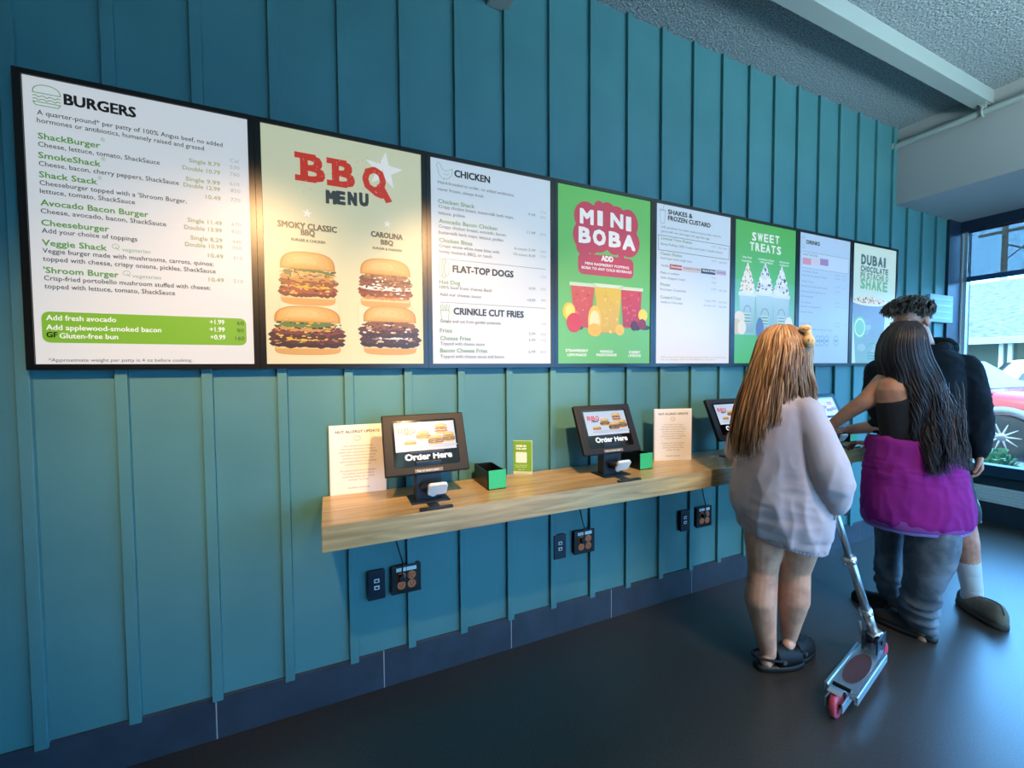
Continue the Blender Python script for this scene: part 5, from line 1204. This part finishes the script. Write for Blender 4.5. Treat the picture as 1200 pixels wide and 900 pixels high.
b = B(); q0 = hL.lerp(kL, .0)+e3_*.104-S3.u*.0; q1 = hL.lerp(kL, .42)+e3_*.100; tube(b, [q0, q0.lerp(q1, .5)+e3_*.004, q1+UPV*-.04], .004, 6); obj('piping', b, M_rdr, sho, True, label='white side piping')
M_sock = mat('pale grey rib sock', '#b9bcbf', .9, bump=(260, .6, .003))
for c_, a_, k in ((cL, aL, 0), (cR, aR, 1)):
    b = B(); chain(b, [c_.lerp(a_, -.02), c_.lerp(a_, .5), a_, a_-UPV*.05], [.056, .050, .045, .045], 20)
    obj('sock', b, M_sock, p3, True)
M_mule = (mat('olive suede mule', '#5c574c', .85, bump=(300, .4, .002), vary=(20, '#6d675a', .4, .7)), mat('dark mule sole', '#2e2c2a', .7), M_bolt)
for ank, td in ((aL, TL), (aR, F3)):
    a = Vector((ank.x, ank.y, 0)); sh = empty('shoe', tuple(a)); sh.parent = p3; sh.location = a-OFF[p3.name]; OFF[sh.name] = a
    clog(sh, a-td*.075, a+td*.205, .112, M_mule, strap=False, height=.10, slipper=True, seam=mat('dark seam', '#3a362f', .8))
# short swept hair
rng = random.Random(12); LN = []
tones3 = ['#4a403a', '#5c5048', '#3a3330', '#6e6057', '#83766b', '#443b37']
for k in range(1500):
    u = rng.random(); th = rng.uniform(0, 2*PI); ph_ = math.acos(1-1.05*u); x, y, z_ = math.sin(ph_)*math.cos(th), math.sin(ph_)*math.sin(th), math.cos(ph_)
    if y > .35 and z_ < .38: continue
    if abs(x) > .7 and z_ < .1 and y > -.1: continue
    root = HC3+Rh*(x*.076)+Fh*(-.014+y*.096)+Uh*(.038+z_*.085)
    nrm = (Rh*x+Fh*y+Uh*z_).normalized(); J3 = lambda a: Vector((rng.uniform(-a, a), rng.uniform(-a, a), rng.uniform(-a, a)))
    up_ = max(0, min(1, (z_-.05)/.5)); L = .016+(.036+.024*rng.random())*up_
    sweep = (Fh*.55+Rh*.35*x-Uh*.10)*up_+(-Uh*.8-Fh*.2)*(1-up_)
    a = root+nrm*L*.45+sweep*L*.2; c = root+nrm*L*.60+sweep*L*.65+J3(.004); d = root+nrm*L*.50+sweep*L*1.1+J3(.007)
    LN.append((crv([root-nrm*.004, a, c, d], 6), rng.uniform(.0014, .0030), rng.choice(tones3)))
strands('hair', LN, M_hair, p3)
b = B(); ell(b, HC3+Uh*.043-Fh*.022, (.079, .094, .082), (Rh, Fh, Uh)); obj('scalp_hair', b, mat('brown scalp hair', '#3a322e', .7), p3, True)
# ================================================================== outside the window
M_asph = mat('asphalt', '#5a5c60', .9, vary=(3, '#6a6c70', .4, .7)); M_concrete = mat('pale concrete kerb', '#b9b9b4', .9)
b = B(); box(b, 5.62, 70, -30, 45, -.12, -.005); struct('ground_outside', b, M_asph)
b = B(); box(b, 5.62, 6.9, -12, 8, -.02, .16, bev=.01); struct('planter_bed', b, mat('planter soil and kerb', '#5d564c', .9, vary=(30, '#3d372f', .4, .6)))
M_leafA = mat('dark green leaf', '#3f6a45', .6, vary=(8, '#5d8a58', .4, .7)); M_leafB = mat('blue green leaf', '#4d7a6a', .6, vary=(8, '#6d9a86', .4, .7))
def shrub(x, y, r, h, label, m, seed):
    rng = random.Random(seed); t = empty('shrub', (x, y, .16), label, 'shrub', 'shrubs in the bed outside the window')
    b = B()
    for k in range(170):
        th = rng.uniform(0, 2*PI); el = rng.uniform(.15, 1.5); L = r*rng.uniform(.5, 1.05)
        root = Vector((rng.uniform(-.06, .06), rng.uniform(-.06, .06), 0)); d = Vector((math.cos(th)*math.cos(el), math.sin(th)*math.cos(el), math.sin(el)))
        p0 = root+Vector((d.x*L*.55, d.y*L*.55, h*.75*math.sin(el)*rng.uniform(.5, 1))); s = Vector((-d.y, d.x, 0)).normalized(); ln = rng.uniform(.09, .16); wd = ln*.2
        p2_ = p0+d*ln+Vector((0, 0, -ln*.35)); pm = p0+d*ln*.5+Vector((0, 0, ln*.1))
        vs = [b.verts.new(v) for v in (p0, pm-s*wd, p2_, pm+s*wd)]; b.faces.new(vs)
    obj('foliage', b, m, t, local=True)
    b = B()
    for k in range(7):
        th = 2*PI*k/7; tube(b, [(0, 0, -.02), (math.cos(th)*r*.2, math.sin(th)*r*.2, h*.35), (math.cos(th)*r*.45, math.sin(th)*r*.45, h*.7)], [.012, .009, .005], 6)
    obj('stem', b, mat('brown stem', '#4d3d2f', .8), t, local=True)
shrub(6.15, -.05, .30, .42, 'leafy green shrub outside the window nearest the corner post', M_leafA, 1)
shrub(6.15, -.62, .30, .52, 'taller leafy shrub outside the window by the right edge of the photo', M_leafB, 2)
shrub(6.6, .62, .32, .40, 'leafy shrub outside, mostly hidden behind the corner post', M_leafA, 3)
shrub(6.3, -1.3, .32, .5, 'leafy shrub outside just past the right edge of the photo', M_leafA, 4)

def car(name, label, loc, rz, paint, length=4.4, height=1.6, glass='#2a3a44'):
    """nose towards +x in its own axes"""
    t = empty(name, loc, label, 'car', rz=rz); L = length/2; Wd = .90; Hh = height
    pm = mat(name+' paint', paint, .25, coat=.4, spec=.4); blk = mat('grey cladding', '#6f767c', .6); gl = mat('car glass', glass, .08, spec=.8)
    wr_ = .335; wx = (L-.86, -L+.80)
    st = [(-L, .62, 1.00, .55), (-L+.06, .45, 1.05, .74), (-L+.3, .34, 1.08, .84), (-L+.8, .30, 1.06, .89), (-.2, .28, 1.02, .90), (.6, .28, 1.0, .90), (L-1.1, .30, .99, .89), (L-.6, .32, .93, .86), (L-.2, .36, .84, .78), (L-.05, .42, .74, .66), (L, .5, .64, .5)]
    b = B(); rings = []
    for x, z0, z1, w_ in st: rings.append([Vector((x, w_*a, z0+(z1-z0)*c)) for a, c in ((-.90, 0), (.90, 0), (1, .18), (1.0, .55), (.96, .85), (.86, 1), (-.86, 1), (-.96, .85), (-1.0, .55), (-1, .18))])
    skinrings(b, rings); bmesh.ops.recalc_face_normals(b, faces=b.faces[:]); obj('body', b, pm, t, True, local=True)
    b = B(); gh = [(-L+.10, 1.04, .05, .74), (-L+.42, 1.02, Hh-1.10, .72), (-L+1.0, 1.02, Hh-1.04, .70), (.1, 1.0, Hh-1.0, .69), (.55, .98, Hh-1.06, .68), (L-1.0, .96, .03, .78)]
    rings = [[Vector((x, w_*a+(0), z0+dz*c)) for a, c in ((-1.12, 0), (1.12, 0), (1.06, .5), (.96, .9), (.80, 1), (-.80, 1), (-.96, .9), (-1.06, .5))] for x, z0, dz, w_ in gh]
    skinrings(b, rings); bmesh.ops.recalc_face_normals(b, faces=b.faces[:]); obj('cabin', b, pm, t, True, local=True)
    for s in (-1, 1):
        for xa, xb, xc, xd in ((-.06, .52, .46, L-1.12), (-1.02, -.14, -1.02, -.14), (-L+.62, -1.12, -L+.42, -1.12)):
            zt = Hh-.15; zb_ = 1.06
            b = B(); q = [Vector((xc if xa > -.1 else xa, s*.795, zb_)), Vector((xd, s*.80, zb_)), Vector((xb, s*.70, zt)), Vector((xa, s*.70, zt))]
            q[0].x = {-.06: -.06, -1.02: -1.02}.get(xa, -L+.45)
            vs = [b.verts.new(p+Vector((0, s*.012, 0))) for p in q]; vi = [b.verts.new(p-Vector((0, s*.03, 0))) for p in q]
            b.faces.new(vs); b.faces.new(vi[::-1])
            for k in range(4): b.faces.new((vs[k], vi[k], vi[(k+1) % 4], vs[(k+1) % 4]))
            bmesh.ops.recalc_face_normals(b, faces=b.faces[:]); obj('side_window', b, gl, t, local=True)
        b = B(); box(b, .72, .86, s*.86, s*1.05, 1.0, 1.14, bev=.03) if s > 0 else box(b, .72, .86, -1.05, -.86, 1.0, 1.14, bev=.03); obj('mirror', b, pm, t, local=True)
        b = B(); y0, y1 = sorted((s*.70, s*.84)); box(b, -L-.01, -L+.16, y0, y1, .80, 1.02, bev=.03); obj('tail_light', b, mat('red tail light', '#b8182c', .2), t, local=True)
        b = B(); y0, y1 = sorted((s*.50, s*.76)); box(b, L-.24, L-.02, y0, y1, .66, .78, bev=.03); obj('headlight', b, mat('clear headlight', '#d9dde0', .1), t, local=True)
        b = B(); y0, y1 = sorted((s*.80, s*.915)); box(b, -L+1.2, L-1.3, y0, y1, .26, .40, bev=.02); obj('sill', b, blk, t, local=True)
    b = B(); vs = [b.verts.new(p) for p in ((.60, -.60, Hh-.12), (.60, .60, Hh-.12), (L-1.06, .74, 1.015), (L-1.06, -.74, 1.015))]; f = b.faces.new(vs)
    r_ = bmesh.ops.extrude_face_region(b, geom=[f]); [setattr(v, 'co', v.co+Vector((.03, 0, .03))) for v in r_['geom'] if isinstance(v, bmesh.types.BMVert)]; bmesh.ops.recalc_face_normals(b, faces=b.faces[:]); obj('windscreen', b, gl, t, local=True)
    b = B(); vs = [b.verts.new(p) for p in ((-L+.40, -.60, Hh-.14), (-L+.40, .60, Hh-.14), (-L+.14, .66, 1.10), (-L+.14, -.66, 1.10))]; f = b.faces.new(vs)
    r_ = bmesh.ops.extrude_face_region(b, geom=[f]); [setattr(v, 'co', v.co+Vector((-.03, 0, .02))) for v in r_['geom'] if isinstance(v, bmesh.types.BMVert)]; bmesh.ops.recalc_face_normals(b, faces=b.faces[:]); obj('rear_window', b, gl, t, local=True)
    for x in wx:
        for s in (-1, 1):
            Mw = frame_matrix((x, s*.80, wr_), (1, 0, 0), (0, 0, s), (0, -s*-1 if False else s, 0)) if False else Matrix.Translation((x, s*.80, wr_)) @ Matrix.Rotation(-s*PI/2, 4, 'X')
            b = B(); lathe(b, [(wr_*.62, -.10), (wr_*.95, -.10), (wr_, -.07), (wr_, .07), (wr_*.95, .10), (wr_*.62, .10)], Mw, 32); w_ = obj('wheel', b, mat('tyre rubber', '#1c1d1f', .8), t, True, local=True)
            b = B(); lathe(b, [(wr_*.52, .04), (wr_*.60, .085), (wr_*.66, .10), (wr_*.64, .078), (.02, .07)], Mw, 32)
            for k in range(10): an = 2*PI*k/10; cap(b, Mw @ Vector((.03*math.cos(an), .03*math.sin(an), .085)), .022, Mw @ Vector((wr_*.58*math.cos(an), wr_*.58*math.sin(an), .085)), .017, 8)
            lathe(b, [(.0, .115), (.055, .112), (.06, .08)], Mw, 16); obj('rim', b, mat('silver rim', '#8d9196', .3, metal=.6), w_, True, local=True)
            b = B(); pts = []; rr = wr_+.055
            rings = []
            for k in range(15):
                a = PI*(k/14)*1.08-.12; rings.append([Vector((x+r*math.cos(a), s*y, wr_+r*math.sin(a))) for r, y in ((rr-.03, .84), (rr+.06, .84), (rr+.06, .925), (rr-.03, .925))])
            skinrings(b, rings); bmesh.ops.recalc_face_normals(b, faces=b.faces[:]); obj('wheel_arch', b, blk, t, True, local=True)
    b = B(); box(b, -L+.02, -L+.14, -.7, .7, .36, .6, bev=.04); box(b, L-.12, L+.02, -.6, .6, .36, .58, bev=.04); obj('bumper', b, blk, t, local=True)
car('red_car', 'red car with grey wheel arches parked just outside the window', (9.95, 2.05, 0), -PI/2+.0, '#8a0f20', 4.3, 1.55)
car('white_car', 'white car parked further out, behind the red car', (15.3, .55, 0), -PI/2+.35, '#dfe3e6', 4.5, 1.58)

# low shingled building across the lot
t = empty('building', (21, 5, 0), 'low building with a wide shingled roof across the car park', 'building')
M_shing = mat('weathered charcoal shingles', '#45494c', .9, bump=(6, .8, .05), vary=(9, '#6b7074', .42, .6), stretch=(1, .6, 4)); M_wallg = mat('green siding', '#5f6f64', .8)
b = B(); box(b, 22, 30, -14, 22, 0, 2.4); obj('siding', b, M_wallg, t)
b = B(); prof_ = [(20.2, 2.28), (27, 5.1), (33, 2.3), (33, 2.2), (27, 4.95), (20.3, 2.15)]
rings = [[Vector((x, y, z)) for x, z in prof_] for y in (-15, 23)]; skinrings(b, rings); bmesh.ops.recalc_face_normals(b, faces=b.faces[:]); obj('roof', b, M_shing, t)
b = B(); box(b, 20.12, 20.22, -15, 23, 2.10, 2.33, bev=.01); obj('fascia', b, mat('grey fascia', '#87939a', .6), t)
for y in (3.95, 4.15, 1.2, -2.0, 7, 10): b = B(); box(b, 20.5, 20.62, y-.05, y+.05, 0, 2.2, bev=.01); obj('post', b, M_white, t)
# utility pole
t = empty('utility_pole', (30, 7.6, 0), 'wooden utility pole with a transformer above the shingled roof', 'utility pole')
M_pole = mat('grey timber pole', '#8d959a', .85)
pp = XP(1177, 300, 40.0); px_, py_ = pp.x, pp.y
t.location = (px_, py_, 0); OFF[t.name] = Vector((px_, py_, 0))
b = B(); cyl(b, (px_, py_, 0), (px_, py_, 14.5), .17, .13, 14); obj('post', b, M_pole, t)
for z_ in (13.3, 9.9): b = B(); box(b, px_-.08, px_+.08, py_-1.6, py_+1.2, z_, z_+.18, bev=.02); obj('crossarm', b, M_pole, t)
for dy in (-.85, -1.5): b = B(); lathe(b, [(.30, 0), (.34, .1), (.34, 1.0), (.28, 1.1)], Matrix.Translation((px_-.3, py_+dy, 11.3)), 18); obj('transformer', b, M_white, t, True)
b = B(); cyl(b, (px_, py_, 9.2), (px_, py_-2.0, 8.0), .05, .05, 8); cyl(b, (px_, py_-1.9, 9.9), (px_, py_-.1, 8.2), .04, .04, 8); obj('brace', b, M_pole, t)
